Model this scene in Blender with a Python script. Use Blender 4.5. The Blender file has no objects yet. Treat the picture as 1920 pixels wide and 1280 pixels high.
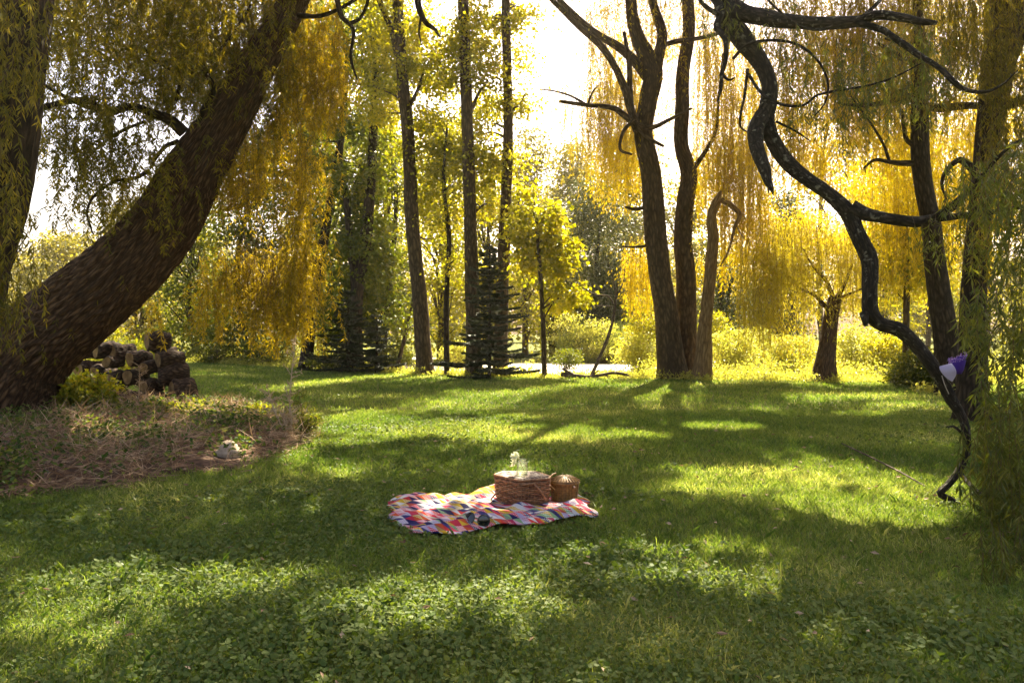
import bpy, math
import numpy as np
R = math.radians
rng = np.random.default_rng(11)
sc = bpy.context.scene
col = sc.collection

# ------------------------------------------------------------------ camera, sky, sun, exposure
F = 1450.0          # focal length in photo pixels (1920 wide)
HZ = 615.0          # horizon row in the photo
CH = 1.5            # eye height
cam = bpy.data.cameras.new('camera'); cam_o = bpy.data.objects.new('camera', cam); col.objects.link(cam_o)
cam.sensor_width = 36; cam.lens = 36 * F / 1920; cam.shift_y = -(640 - HZ) / 1920
cam.clip_start = 0.05; cam.clip_end = 3000
cam_o.location = (0, 0, CH); cam_o.rotation_euler = (R(90), 0, 0)
sc.camera = cam_o

SUN_AZ, SUN_EL = R(14), R(47)       # azimuth from straight ahead towards the right
S = np.array([math.sin(SUN_AZ) * math.cos(SUN_EL), math.cos(SUN_AZ) * math.cos(SUN_EL), math.sin(SUN_EL)])
world = bpy.data.worlds.new('World'); sc.world = world; world.use_nodes = True
wn = world.node_tree.nodes; wl = world.node_tree.links
bg = wn['Background']; sky = wn.new('ShaderNodeTexSky'); sky.sky_type = 'NISHITA'
sky.sun_disc = False; sky.sun_elevation = SUN_EL; sky.sun_rotation = SUN_AZ
sky.air_density = 1.0; sky.dust_density = 4.0; sky.ozone_density = 1.0
tint = wn.new('ShaderNodeMix'); tint.data_type = 'RGBA'; tint.blend_type = 'MULTIPLY'; tint.inputs[0].default_value = 1
tint.inputs[7].default_value = (1.0, 0.88, 0.82, 1)
wl.new(sky.outputs[0], tint.inputs[6]); wl.new(tint.outputs[2], bg.inputs[0])
bg.inputs[1].default_value = 0.075

sun = bpy.data.lights.new('sun', 'SUN'); sun_o = bpy.data.objects.new('sun', sun); col.objects.link(sun_o)
sun.energy = 5.0; sun.angle = R(0.5); sun.color = (1.0, 0.90, 0.66)
sun_o.location = (10, 40, 60)
import mathutils
sun_o.rotation_euler = mathutils.Vector(S).to_track_quat('Z', 'Y').to_euler()

HAZE = 0.0004
vs = sc.view_settings
vs.view_transform = 'Standard'; vs.look = 'None'; vs.exposure = 2.42; vs.gamma = 1.0
sc.render.engine = 'CYCLES'
cy = sc.cycles
cy.use_denoising = True; cy.max_bounces = 10; cy.diffuse_bounces = 3; cy.glossy_bounces = 2; cy.transmission_bounces = 10
cy.transparent_max_bounces = 16; cy.sample_clamp_indirect = 6; cy.use_adaptive_sampling = True; cy.adaptive_threshold = 0.015
cy.caustics_reflective = False; cy.caustics_refractive = False
sc.render.use_persistent_data = False

# ------------------------------------------------------------------ helpers
def P(x, y, d):
    return np.array([(x - 960) / F * d, d, CH - (y - HZ) / F * d])
def G(x, y):
    d = F * CH / (y - HZ); return np.array([(x - 960) / F * d, d, 0.0])
def pix(p):
    d = np.maximum(p[..., 1], 0.3)
    return 960 + p[..., 0] / d * F, HZ - (p[..., 2] - CH) / d * F
def unit(v):
    v = np.asarray(v, float); return v / np.maximum(np.linalg.norm(v, axis=-1, keepdims=True), 1e-9)

class MB:
    """collects pieces of ONE mesh"""
    def __init__(s): s.v = []; s.l = []; s.ls = []; s.m = []; s.tc = []; s.rn = []; s.nv = 0; s.nl = 0; s.sm = []
    def add(s, v, faces, mat=0, tc=None, rnd=None, smooth=True):
        v = np.asarray(v, float); faces = np.asarray(faces); k = faces.shape[1]; n = len(faces)
        s.v.append(v); s.l.append((faces + s.nv).ravel()); s.ls.append(s.nl + np.arange(n) * k)
        s.m.append(np.full(n, mat)); s.sm.append(np.full(n, smooth))
        s.tc.append(v if tc is None else tc); s.rn.append(np.zeros(len(v)) if rnd is None else rnd)
        s.nv += len(v); s.nl += n * k
    def build(s, name, mats, parent=None, origin=None):
        o3 = np.zeros(3) if origin is None else np.asarray(origin, float)
        me = bpy.data.meshes.new(name); v = np.concatenate(s.v) - o3
        me.vertices.add(len(v)); me.vertices.foreach_set('co', v.astype(np.float32).ravel())
        l = np.concatenate(s.l).astype(np.int32); ls = np.concatenate(s.ls).astype(np.int32)
        me.loops.add(len(l)); me.loops.foreach_set('vertex_index', l)
        me.polygons.add(len(ls)); me.polygons.foreach_set('loop_start', ls)
        me.polygons.foreach_set('material_index', np.concatenate(s.m).astype(np.int32))
        me.polygons.foreach_set('use_smooth', np.concatenate(s.sm).astype(bool))
        a = me.attributes.new('tc', 'FLOAT_VECTOR', 'POINT'); a.data.foreach_set('vector', np.concatenate(s.tc).astype(np.float32).ravel())
        a = me.attributes.new('rnd', 'FLOAT', 'POINT'); a.data.foreach_set('value', np.concatenate(s.rn).astype(np.float32))
        me.update(calc_edges=True)
        for m in (mats if isinstance(mats, (list, tuple)) else [mats]): me.materials.append(m)
        o = bpy.data.objects.new(name, me); col.objects.link(o)
        if parent is not None: o.parent = parent
        elif origin is not None: o.location = o3
        return o

def tag(o, label=None, cat=None, group=None, kind=None):
    if label: o['label'] = label
    if cat: o['category'] = cat
    if group: o['group'] = group
    if kind: o['kind'] = kind
    return o
def empty(name, loc, label, cat, group=None):
    o = bpy.data.objects.new(name, None); col.objects.link(o); o.location = loc; o.empty_display_size = 0.2
    return tag(o, label, cat, group)

def smooth_path(pts, rad, n):
    """Catmull-Rom through the points, n samples"""
    pts = np.asarray(pts, float); rad = np.asarray(rad, float)
    seg = np.linalg.norm(np.diff(pts, axis=0), axis=1); t = np.concatenate([[0], np.cumsum(np.maximum(seg, 1e-6))]); u = np.linspace(0, t[-1], n)
    out = np.zeros((n, 3)); m = np.zeros_like(pts)
    m[1:-1] = (pts[2:] - pts[:-2]) / (t[2:] - t[:-2])[:, None]; m[0] = (pts[1] - pts[0]) / (t[1] - t[0]); m[-1] = (pts[-1] - pts[-2]) / (t[-1] - t[-2])
    i = np.clip(np.searchsorted(t, u, 'right') - 1, 0, len(pts) - 2); h = (t[i + 1] - t[i])[:, None]; s = ((u - t[i]) / h[:, 0])[:, None]
    out = (2*s**3-3*s**2+1)*pts[i] + (s**3-2*s**2+s)*h*m[i] + (-2*s**3+3*s**2)*pts[i+1] + (s**3-s**2)*h*m[i+1]
    return out, np.interp(u, t, rad), u

def tube(mb, pts, rad, sides=8, n=None, mat=0, ridge=0.0, lump=0.0, cap=True, seed=0, flare=0.0):
    if n is None: n = max(3, len(pts) * 3)
    p, r, u = smooth_path(pts, rad, n)
    T = unit(np.gradient(p, axis=0))
    ref = np.array([0, 1, 0.3]) if abs(T[0][1]) < 0.8 else np.array([1, 0, 0.2])
    nrm = np.zeros_like(p); b = unit(np.cross(T[0], ref)); nrm[0] = b
    for k in range(1, n):
        q = nrm[k - 1] - T[k] * np.dot(nrm[k - 1], T[k]); nrm[k] = q / max(np.linalg.norm(q), 1e-9)
    bi = np.cross(T, nrm)
    a = np.linspace(0, 2 * math.pi, sides, endpoint=False)
    rr = np.repeat(r[:, None], sides, 1); U = u[:, None]; A = a[None, :]
    g = np.random.default_rng(seed + 77)
    if ridge:
        ph = g.uniform(0, 6, 6); L = r.mean() * 6
        w = A + 0.25 * np.sin(U / L * 5 + ph[0]) + 0.12 * np.sin(U / L * 13 + A * 2 + ph[1])
        kr = 9 if sides < 120 else 15; f = np.abs(np.sin(w * kr + ph[2] + 0.7 * np.sin(U / L * 19 + ph[3]))) * 0.6 + np.abs(np.sin(w * 15 + ph[4] + np.sin(U / L * 31 + 3 * A))) * 0.4
        rr = rr * (1 + ridge * (f - 0.5))
    if lump:
        ph = g.uniform(0, 6, 6); L = max(r.mean(), 0.01) * 5
        rr = rr * (1 + lump * (np.sin(A * 2 + U / L * 1.7 + ph[0]) * 0.5 + np.sin(A * 3 - U / L * 2.9 + ph[1]) * 0.35 + np.sin(A + U / L * 5.1 + ph[2]) * 0.3))
    if flare:
        rr = rr * (1 + flare * np.exp(-U / (r[0] * 1.3)) * (0.7 + 0.5 * np.abs(np.sin(A * 2.5 + seed))))
    v = p[:, None] + rr[..., None] * (np.cos(a)[None, :, None] * nrm[:, None] + np.sin(a)[None, :, None] * bi[:, None])
    rm = r.mean(); tc = np.stack([np.cos(A) * rm + 0 * U, np.sin(A) * rm + 0 * U, np.broadcast_to(U, rr.shape) + seed * 3.7], -1)
    i = np.arange(n - 1)[:, None] * sides; j = np.arange(sides)[None]; jn = (j + 1) % sides
    f = np.stack([i + j, i + jn, i + sides + jn, i + sides + j], -1).reshape(-1, 4)
    mb.add(v.reshape(-1, 3), f, mat, tc.reshape(-1, 3), np.full(n * sides, g.random()))
    if cap:
        for k in (0, n - 1):
            c = np.concatenate([v[k], v[k].mean(0)[None]]); jj = np.arange(sides)
            ff = np.stack([jj, (jj + 1) % sides, np.full(sides, sides)], -1)
            mb.add(c, ff if k else ff[:, ::-1], mat, np.concatenate([tc[k], tc[k].mean(0)[None]]))
    return p, r

# ---- leaves
LIT = [  # where the lawn is sunlit in the photo: gaps in the canopy (photo px, on the ground)
    (775, 803, 205, 24), (1070, 816, 150, 14), (640, 785, 90, 16), (1500, 903, 260, 34), (1640, 950, 230, 48), (1390, 893, 130, 20),
    (915, 955, 95, 26), (800, 975, 40, 12), (1060, 965, 60, 10), (985, 880, 60, 14), (1250, 1035, 220, 22), (880, 1140, 230, 62), (1330, 1095, 190, 40), (230, 1115, 330, 40),
    (110, 1195, 190, 50), (500, 1090, 170, 30), (420, 785, 150, 22), (190, 838, 170, 16), (640, 890, 60, 12), (1350, 800, 80, 8),
    (1640, 775, 60, 7), (1520, 1190, 90, 16), (470, 765, 60, 8), (1690, 760, 80, 6), (800, 806, 270, 28), (425, 862, 42, 16), (562, 846, 34, 40), (1020, 822, 120, 12)]
def lit_amount(g2):
    """1 where the ground point should see the sun"""
    d = np.maximum(g2[:, 1], 1.0); x = 960 + g2[:, 0] / d * F; y = HZ + CH / d * F
    wob = 0.22 * np.sin(g2[:, 0] * 3.1 + 1.3 * np.sin(g2[:, 1] * 2.3)) + 0.2 * np.sin(g2[:, 1] * 4.7 + g2[:, 0] * 1.9) + 0.16 * np.sin(g2[:, 0] * 9.1 - g2[:, 1] * 7.3) + 0.16 * np.sin(g2[:, 0] * 15.7 + 2 * np.sin(g2[:, 1] * 9)) * np.sin(g2[:, 1] * 13.3)
    m = np.zeros(len(g2))
    for cx, cyy, rx, ry in LIT:
        q = np.sqrt(((x - cx) / rx) ** 2 + ((y - cyy) / ry) ** 2) + wob
        m = np.maximum(m, np.clip((1.12 - q) / 0.22, 0, 1) * (0.9 if cyy > 1020 else 0.93 if cx > 1350 else 1.0))
    return m
def prune(p, strength=0.96, allv=False):
    """thin the crowns where their shade would fall on a sunlit part of the lawn"""
    g = p - S[None] * (p[:, 2] / S[2])[:, None]
    near = (g[:, 1] > 1.2) & (g[:, 1] < 16.5)
    a = np.where(near, lit_amount(g[:, :2]), 0) * strength
    q = p - S[None] * ((p[:, 1] - 12.4) / S[1])[:, None]; xx, yy = pix(q)      # gap through which the near curtain is lit
    a = np.maximum(a, np.where((p[:, 1] > 13.6) & (xx > 60) & (xx < 610) & (yy > -80) & (yy < 660), np.where((xx > 420) & (yy > 330), 0.92, 0.6), 0))
    return rng.random(len(p)) > a

def add_leaves(mb, pos, dirs, L, W, mat=0, rnd=None, fold=0.15):
    n = len(pos); L = np.broadcast_to(L, n)[:, None]; W = np.broadcast_to(W, n)[:, None]
    dirs = unit(dirs); ref = unit(rng.normal(size=(n, 3)) + np.array([0, 0, 1.2])); side = unit(np.cross(dirs, ref)); up = np.cross(side, dirs)
    mid = pos + dirs * L * 0.45
    v = np.stack([pos, mid - side * W / 2 + up * W * fold, pos + dirs * L - up * L * 0.08, mid + side * W / 2 + up * W * fold], 1).reshape(-1, 3)
    f = np.arange(n * 4).reshape(n, 4)
    r = rng.random(n) if rnd is None else rnd
    mb.add(v, f, mat, None, np.repeat(r, 4), smooth=False)

def clump_points(c, rad, nsub, nleaf, sub, shell=0.55):
    """sub-clump centres inside an ellipsoid, leaves gathered round them"""
    q = unit(rng.normal(size=(nsub, 3))) * (rng.random((nsub, 1)) ** (1 / 3) * (1 - shell) + shell * rng.random((nsub, 1)) ** 0.3)
    cen = np.asarray(c) + q * np.asarray(rad)
    k = np.repeat(np.arange(nsub), rng.poisson(nleaf, nsub))
    off = rng.normal(size=(len(k), 3)) * np.array([1, 1, 0.55]) * sub * rng.uniform(0.6, 1.3, (nsub, 1))[k]
    tone = np.clip(rng.random(nsub)[k] * 0.6 + rng.random(len(k)) * 0.4, 0, 1)
    return cen, cen[k] + off, off, tone

def broad_leaves(mb, c, rad, nsub, nleaf, sub, L, W, droop=0.5, dopr=True):
    cen, p, off, tone = clump_points(c, rad, nsub, nleaf, sub)
    ok = p[:, 2] > 0.05
    if dopr: ok &= prune(p)
    p, off, tone = p[ok], off[ok], tone[ok]
    d = unit(off) * 0.8 + rng.normal(size=p.shape) * 0.6 - np.array([0, 0, droop])
    add_leaves(mb, p, d, L * rng.uniform(0.7, 1.25, len(p)), W * rng.uniform(0.7, 1.25, len(p)), 0, tone)
    return cen

def strands(mb, starts, lengths, spacing, L, W, sway=0.15, lean=(0, 0), mat_t=1, twig=0.004, dopr=True, spread=0.6, tone0=None, mat_l=0):
    """hanging willow twigs: thin stem plus lance leaves along it"""
    N = len(starts); SEG = 7
    t = np.linspace(0, 1, SEG)[None, :, None]; ln = np.asarray(lengths)[:, None, None]
    dr = rng.normal(size=(N, 1, 3)) * np.array([1, 1, 0]) * sway + np.array([lean[0], lean[1], 0]); ph = rng.uniform(0, 6, (N, 1, 1))
    path = starts[:, None] + dr * ln * (t - 0.6 * t ** 2) + np.array([0, 0, -1]) * ln * (0.25 * t + 0.75 * t ** 1.15) + np.sin(t * 5 + ph) * 0.02 * ln * np.array([1, 0.6, 0])
    ang = np.arange(3) * 2.0944; rr = twig * (1 - 0.75 * t)
    ring = np.stack([np.cos(ang), np.sin(ang), 0 * ang], -1)
    v = path[:, :, None] + ring[None, None] * rr[..., None] if False else path[:, :, None, :] + ring[None, None] * rr[:, :, None, :]
    base = (np.arange(N) * SEG * 3)[:, None, None]; i = (np.arange(SEG - 1) * 3)[None, :, None]; j = np.arange(3)[None, None]; jn = (j + 1) % 3
    f = np.stack([base + i + j, base + i + jn, base + i + 3 + jn, base + i + 3 + j], -1).reshape(-1, 4)
    mb.add(v.reshape(-1, 3), f, mat_t)
    cnt = np.maximum((np.asarray(lengths) / spacing).astype(int), 2); k = np.repeat(np.arange(N), cnt)
    u = np.clip(rng.random(len(k)), 0.02, 0.999); fs = u * (SEG - 1); i0 = fs.astype(int); w = (fs - i0)[:, None]
    p = path[k, i0] * (1 - w) + path[k, i0 + 1] * w
    ok = p[:, 2] > 0.03
    if dopr: ok &= prune(p)
    p = p[ok]; k = k[ok]
    a = rng.uniform(0, 6.283, len(p)); sp = rng.uniform(0.2, 1.1, len(p)) * spread
    d = np.stack([np.cos(a) * sp, np.sin(a) * sp, -rng.uniform(0.25, 1.0, len(p))], -1)
    tone = np.clip((rng.random(N) if tone0 is None else tone0)[k] * 0.5 + rng.random(len(p)) * 0.5, 0, 1)
    add_leaves(mb, p, d, L * rng.uniform(0.6, 1.2, len(p)), W * rng.uniform(0.7, 1.2, len(p)), mat_l, tone)

# ------------------------------------------------------------------ materials
def mat(name):
    m = bpy.data.materials.new(name); m.use_nodes = True; nt = m.node_tree; nt.nodes.clear()
    out = nt.nodes.new('ShaderNodeOutputMaterial'); return m, nt, out
def N(nt, t, **kw):
    n = nt.nodes.new(t)
    for k, v in kw.items(): setattr(n, k, v)
    return n
def ramp(nt, fac, stops, interp='LINEAR'):
    r = N(nt, 'ShaderNodeValToRGB'); e = r.color_ramp.elements; r.color_ramp.interpolation = interp
    while len(e) < len(stops): e.new(0.5)
    for q, (p, c) in zip(e, stops): q.position = p; q.color = (*c, 1)
    nt.links.new(fac, r.inputs[0]); return r.outputs[0]
def leaf_mat(name, stops, trans=0.5, tgain=(1.5, 1.35, 0.6), rough=0.45, spec=0.35):
    m, nt, out = mat(name); a = N(nt, 'ShaderNodeAttribute', attribute_name='rnd')
    c = ramp(nt, a.outputs['Fac'], stops)
    p = N(nt, 'ShaderNodeBsdfPrincipled'); p.inputs['Roughness'].default_value = rough; p.inputs['Specular IOR Level'].default_value = spec
    nt.links.new(c, p.inputs['Base Color'])
    g = N(nt, 'ShaderNodeMix', data_type='RGBA', blend_type='MULTIPLY'); g.inputs[0].default_value = 1; g.inputs[7].default_value = (*tgain, 1)
    nt.links.new(c, g.inputs[6]); t = N(nt, 'ShaderNodeBsdfTranslucent'); nt.links.new(g.outputs[2], t.inputs[0])
    mx = N(nt, 'ShaderNodeMixShader'); mx.inputs[0].default_value = trans
    nt.links.new(p.outputs[0], mx.inputs[1]); nt.links.new(t.outputs[0], mx.inputs[2]); nt.links.new(mx.outputs[0], out.inputs[0])
    return m
def bark_mat(name, dark, mid, light, scale=(7, 7, 1.6), bump=0.6, dist=0.03, lichen=None, lsc=9):
    m, nt, out = mat(name); a = N(nt, 'ShaderNodeAttribute', attribute_name='tc')
    mp = N(nt, 'ShaderNodeMapping'); mp.inputs['Scale'].default_value = scale; nt.links.new(a.outputs['Vector'], mp.inputs[0])
    n1 = N(nt, 'ShaderNodeTexNoise'); n1.inputs['Scale'].default_value = 2.2; n1.inputs['Detail'].default_value = 7; n1.inputs['Roughness'].default_value = 0.65; n1.inputs['Distortion'].default_value = 0.6
    nt.links.new(mp.outputs[0], n1.inputs[0])
    v = N(nt, 'ShaderNodeTexVoronoi', feature='DISTANCE_TO_EDGE'); v.inputs['Scale'].default_value = 2.6
    wv = N(nt, 'ShaderNodeMix', data_type='RGBA'); wv.inputs[0].default_value = 0.35; nt.links.new(mp.outputs[0], wv.inputs[6]); nt.links.new(n1.outputs['Color'], wv.inputs[7])
    nt.links.new(wv.outputs[2], v.inputs[0])
    mul = N(nt, 'ShaderNodeMath', operation='MULTIPLY'); mul.inputs[1].default_value = 2.2; mul.use_clamp = True; nt.links.new(v.outputs['Distance'], mul.inputs[0])
    av = N(nt, 'ShaderNodeMath', operation='MULTIPLY_ADD'); av.inputs[1].default_value = 0.55; nt.links.new(mul.outputs[0], av.inputs[0])
    hf = N(nt, 'ShaderNodeMath', operation='MULTIPLY'); hf.inputs[1].default_value = 0.75; nt.links.new(n1.outputs[0], hf.inputs[0]); nt.links.new(hf.outputs[0], av.inputs[2])
    c = ramp(nt, av.outputs[0], [(0.2, dark), (0.5, mid), (0.85, light)])
    if lichen:
        n2 = N(nt, 'ShaderNodeTexNoise'); n2.inputs['Scale'].default_value = lsc; n2.inputs['Detail'].default_value = 5; nt.links.new(a.outputs['Vector'], n2.inputs[0])
        lf = ramp(nt, n2.outputs[0], [(0.60, (0, 0, 0)), (0.70, (1, 1, 1))])
        mx = N(nt, 'ShaderNodeMix', data_type='RGBA'); nt.links.new(lf, mx.inputs[0]); nt.links.new(c, mx.inputs[6]); mx.inputs[7].default_value = (*lichen, 1); c = mx.outputs[2]
    p = N(nt, 'ShaderNodeBsdfPrincipled'); p.inputs['Roughness'].default_value = 0.9; p.inputs['Specular IOR Level'].default_value = 0.2; nt.links.new(c, p.inputs['Base Color'])
    b = N(nt, 'ShaderNodeBump'); b.inputs['Strength'].default_value = bump; b.inputs['Distance'].default_value = dist; nt.links.new(av.outputs[0], b.inputs['Height']); nt.links.new(b.outputs[0], p.inputs['Normal'])
    nt.links.new(p.outputs[0], out.inputs[0]); return m
def noise_mat(name, stops, scale=5, detail=6, bump=0.3, dist=0.02, rough=0.9, coords='Object', spec=0.2):
    m, nt, out = mat(name); tc = N(nt, 'ShaderNodeTexCoord')
    n1 = N(nt, 'ShaderNodeTexNoise'); n1.inputs['Scale'].default_value = scale; n1.inputs['Detail'].default_value = detail; n1.inputs['Roughness'].default_value = 0.6; nt.links.new(tc.outputs[coords], n1.inputs[0])
    c = ramp(nt, n1.outputs[0], stops); p = N(nt, 'ShaderNodeBsdfPrincipled'); p.inputs['Roughness'].default_value = rough; p.inputs['Specular IOR Level'].default_value = spec
    nt.links.new(c, p.inputs['Base Color'])
    if bump:
        b = N(nt, 'ShaderNodeBump'); b.inputs['Strength'].default_value = bump; b.inputs['Distance'].default_value = dist; nt.links.new(n1.outputs[0], b.inputs['Height']); nt.links.new(b.outputs[0], p.inputs['Normal'])
    nt.links.new(p.outputs[0], out.inputs[0]); return m

M = {}
M['gold'] = leaf_mat('willow_leaf_gold', [(0, (0.21, 0.18, 0.006)), (0.5, (0.38, 0.315, 0.009)), (1, (0.54, 0.44, 0.020))], 0.58, (1.65, 1.45, 0.4))
M['olive'] = leaf_mat('willow_leaf_olive', [(0, (0.064, 0.070, 0.007)), (0.6, (0.165, 0.145, 0.011)), (1, (0.35, 0.275, 0.022))], 0.48, (1.75, 1.55, 0.4))
M['olive_lit'] = leaf_mat('willow_leaf_olive_lit', [(0, (0.13, 0.112, 0.006)), (0.5, (0.29, 0.232, 0.009)), (1, (0.50, 0.39, 0.020))], 0.52, (1.7, 1.48, 0.4))  # lit copy of the olive leaf: sun on the curtain put into colour
M['gold_lit'] = leaf_mat('willow_leaf_gold_lit', [(0, (0.30, 0.25, 0.02)), (0.5, (0.48, 0.40, 0.03)), (1, (0.62, 0.52, 0.06))], 0.5, (1.4, 1.35, 0.6))  # brighter willow leaf: sunlight on the small willow put into the colour
M['green'] = leaf_mat('willow_leaf_green', [(0, (0.050, 0.070, 0.012)), (0.6, (0.11, 0.12, 0.016)), (1, (0.20, 0.19, 0.03))], 0.42, (1.7, 1.6, 0.5))
M['maple'] = leaf_mat('maple_leaf', [(0, (0.035, 0.055, 0.008)), (0.6, (0.09, 0.11, 0.011)), (1, (0.20, 0.19, 0.018))], 0.48, (2.1, 1.9, 0.35))
M['poplar'] = leaf_mat('poplar_leaf', [(0, (0.095, 0.115, 0.008)), (0.5, (0.22, 0.22, 0.011)), (1, (0.40, 0.35, 0.022))], 0.56, (1.8, 1.65, 0.4))
M['far'] = leaf_mat('far_leaf', [(0, (0.09, 0.10, 0.018)), (0.5, (0.19, 0.18, 0.03)), (1, (0.32, 0.28, 0.05))], 0.45, (1.6, 1.4, 0.6))
M['oak'] = leaf_mat('oak_leaf', [(0, (0.035, 0.050, 0.014)), (0.5, (0.08, 0.095, 0.022)), (1, (0.22, 0.21, 0.06))], 0.25, (1.4, 1.3, 0.7))
M['herb'] = leaf_mat('herb_leaf', [(0, (0.20, 0.22, 0.035)), (0.5, (0.38, 0.38, 0.07)), (1, (0.58, 0.54, 0.16))], 0.5, (1.4, 1.35, 0.7))
M['spruce'] = leaf_mat('spruce_needle', [(0, (0.014, 0.024, 0.007)), (1, (0.055, 0.066, 0.014))], 0.1, (1.2, 1.2, 0.6))
M['weed'] = leaf_mat('weed_leaf', [(0, (0.10, 0.14, 0.010)), (0.5, (0.22, 0.25, 0.014)), (1, (0.42, 0.34, 0.02))], 0.5, (1.6, 1.5, 0.4))
M['reed'] = leaf_mat('reed_leaf', [(0, (0.09, 0.12, 0.03)), (1, (0.26, 0.27, 0.08))], 0.4, (1.3, 1.3, 0.7))
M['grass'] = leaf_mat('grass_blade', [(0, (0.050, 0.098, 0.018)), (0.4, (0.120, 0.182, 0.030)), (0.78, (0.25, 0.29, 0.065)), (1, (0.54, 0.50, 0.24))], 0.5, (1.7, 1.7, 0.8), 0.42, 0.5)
M['clover'] = leaf_mat('clover_leaf', [(0, (0.032, 0.068, 0.014)), (0.5, (0.080, 0.120, 0.024)), (0.85, (0.16, 0.19, 0.045)), (1, (0.27, 0.28, 0.08))], 0.36, (1.55, 1.5, 0.45), 0.6, 0.16)
M['pale_straw'] = leaf_mat('pale_straw', [(0, (0.36, 0.26, 0.17)), (1, (0.66, 0.54, 0.40))], 0.35, (1.1, 1.0, 0.8), 0.7, 0.2)
M['straw'] = leaf_mat('dry_straw', [(0, (0.10, 0.055, 0.028)), (0.5, (0.30, 0.19, 0.11)), (1, (0.60, 0.44, 0.29))], 0.2, (1.1, 1.0, 0.8), 0.7, 0.2)
M['bark'] = bark_mat('willow_bark', (0.012, 0.007, 0.004), (0.075, 0.040, 0.020), (0.21, 0.118, 0.06), (21, 21, 2.4), 1.0, 0.06)
M['bark_log'] = bark_mat('log_bark', (0.007, 0.005, 0.004), (0.038, 0.024, 0.017), (0.13, 0.08, 0.055), (13, 13, 5), 0.9, 0.03)
M['bark_dark'] = bark_mat('dark_bark', (0.006, 0.004, 0.003), (0.026, 0.017, 0.010), (0.072, 0.047, 0.027), (10, 10, 2.0), 0.8, 0.03)
M['bark_grey'] = bark_mat('poplar_bark', (0.012, 0.008, 0.004), (0.052, 0.033, 0.016), (0.125, 0.082, 0.042), (9, 9, 2.0), 0.7, 0.03)
M['bark_lichen'] = bark_mat('lichen_bark', (0.008, 0.006, 0.004), (0.022, 0.016, 0.010), (0.06, 0.044, 0.028), (22, 22, 6), 0.8, 0.012, (0.17, 0.155, 0.11), 20)
M['bark_snag'] = bark_mat('bare_snag_wood', (0.05, 0.03, 0.014), (0.17, 0.105, 0.045), (0.30, 0.20, 0.09), (12, 12, 1.5), 0.6, 0.02)
M['twig'] = noise_mat('twig_bark', [(0.3, (0.06, 0.035, 0.018)), (0.7, (0.17, 0.10, 0.05))], 8, 3, 0)
M['dead'] = bark_mat('dead_wood', (0.02, 0.014, 0.01), (0.09, 0.065, 0.045), (0.24, 0.18, 0.13), (12, 12, 3), 0.6, 0.02)

# ------------------------------------------------------------------ ground
def ground_material():
    m, nt, out = mat('lawn_soil'); tc = N(nt, 'ShaderNodeTexCoord')
    n1 = N(nt, 'ShaderNodeTexNoise'); n1.inputs['Scale'].default_value = 0.7; n1.inputs['Detail'].default_value = 8; nt.links.new(tc.outputs['Object'], n1.inputs[0])
    n2 = N(nt, 'ShaderNodeTexNoise'); n2.inputs['Scale'].default_value = 60; n2.inputs['Detail'].default_value = 5; nt.links.new(tc.outputs['Object'], n2.inputs[0])
    ad = N(nt, 'ShaderNodeMath', operation='MULTIPLY_ADD'); ad.inputs[1].default_value = 0.6; nt.links.new(n2.outputs[0], ad.inputs[0])
    h = N(nt, 'ShaderNodeMath', operation='MULTIPLY'); h.inputs[1].default_value = 0.45; nt.links.new(n1.outputs[0], h.inputs[0]); nt.links.new(h.outputs[0], ad.inputs[2])
    c = ramp(nt, ad.outputs[0], [(0.32, (0.040, 0.052, 0.012)), (0.5, (0.11, 0.125, 0.024)), (0.64, (0.22, 0.22, 0.06)), (0.8, (0.32, 0.27, 0.11))])
    p = N(nt, 'ShaderNodeBsdfPrincipled'); p.inputs['Roughness'].default_value = 1; p.inputs['Specular IOR Level'].default_value = 0.1; nt.links.new(c, p.inputs['Base Color'])
    b = N(nt, 'ShaderNodeBump'); b.inputs['Strength'].default_value = 0.8; b.inputs['Distance'].default_value = 0.03; nt.links.new(n2.outputs[0], b.inputs['Height']); nt.links.new(b.outputs[0], p.inputs['Normal'])
    nt.links.new(p.outputs[0], out.inputs[0]); return m
def grid(xs, ys, zf):
    X, Y = np.meshgrid(xs, ys); Z = zf(X, Y); v = np.stack([X, Y, Z], -1).reshape(-1, 3); nx = len(xs); ny = len(ys)
    i = (np.arange(ny - 1) * nx)[:, None]; j = np.arange(nx - 1)[None]
    return v, np.stack([i + j, i + j + 1, i + nx + j + 1, i + nx + j], -1).reshape(-1, 4)
mb = MB()
xs = np.concatenate([[-190, -120], np.linspace(-60, 60, 61), [120, 190]]); ys = np.concatenate([[-25], np.linspace(-10, 60, 71), [90, 150, 190]])
mb.add(*grid(xs, ys, lambda X, Y: 0 * X))
tag(mb.build('ground', ground_material()), kind='structure')

# edge of the mown lawn (far side) and the planting bed
EDGE_PX = [(-400, 690), (340, 678), (600, 693), (800, 703), (1000, 709), (1200, 711), (1545, 716), (1750, 720), (2300, 726)]
EDGE = np.array([G(x, y)[:2] for x, y in EDGE_PX])
def edge_y(x):   # world distance of the lawn's far edge along a bearing
    return np.interp(x, EDGE[:, 0], EDGE[:, 1])
BED_PX = [(-260, 800), (0, 776), (180, 768), (360, 764), (520, 776), (572, 800), (575, 830), (520, 855), (440, 884), (330, 890), (240, 915), (100, 925), (0, 940), (-260, 960)]
BED = np.array([G(x, y)[:2] for x, y in BED_PX])
def inpoly(x, y, poly):
    r = np.zeros(len(x), bool); n = len(poly)
    for k in range(n):
        (x1, y1), (x2, y2) = poly[k], poly[(k + 1) % n]
        c = ((y1 > y) != (y2 > y)) & (x < (x2 - x1) * (y - y1) / (y2 - y1 + 1e-12) + x1); r ^= c
    return r
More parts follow.
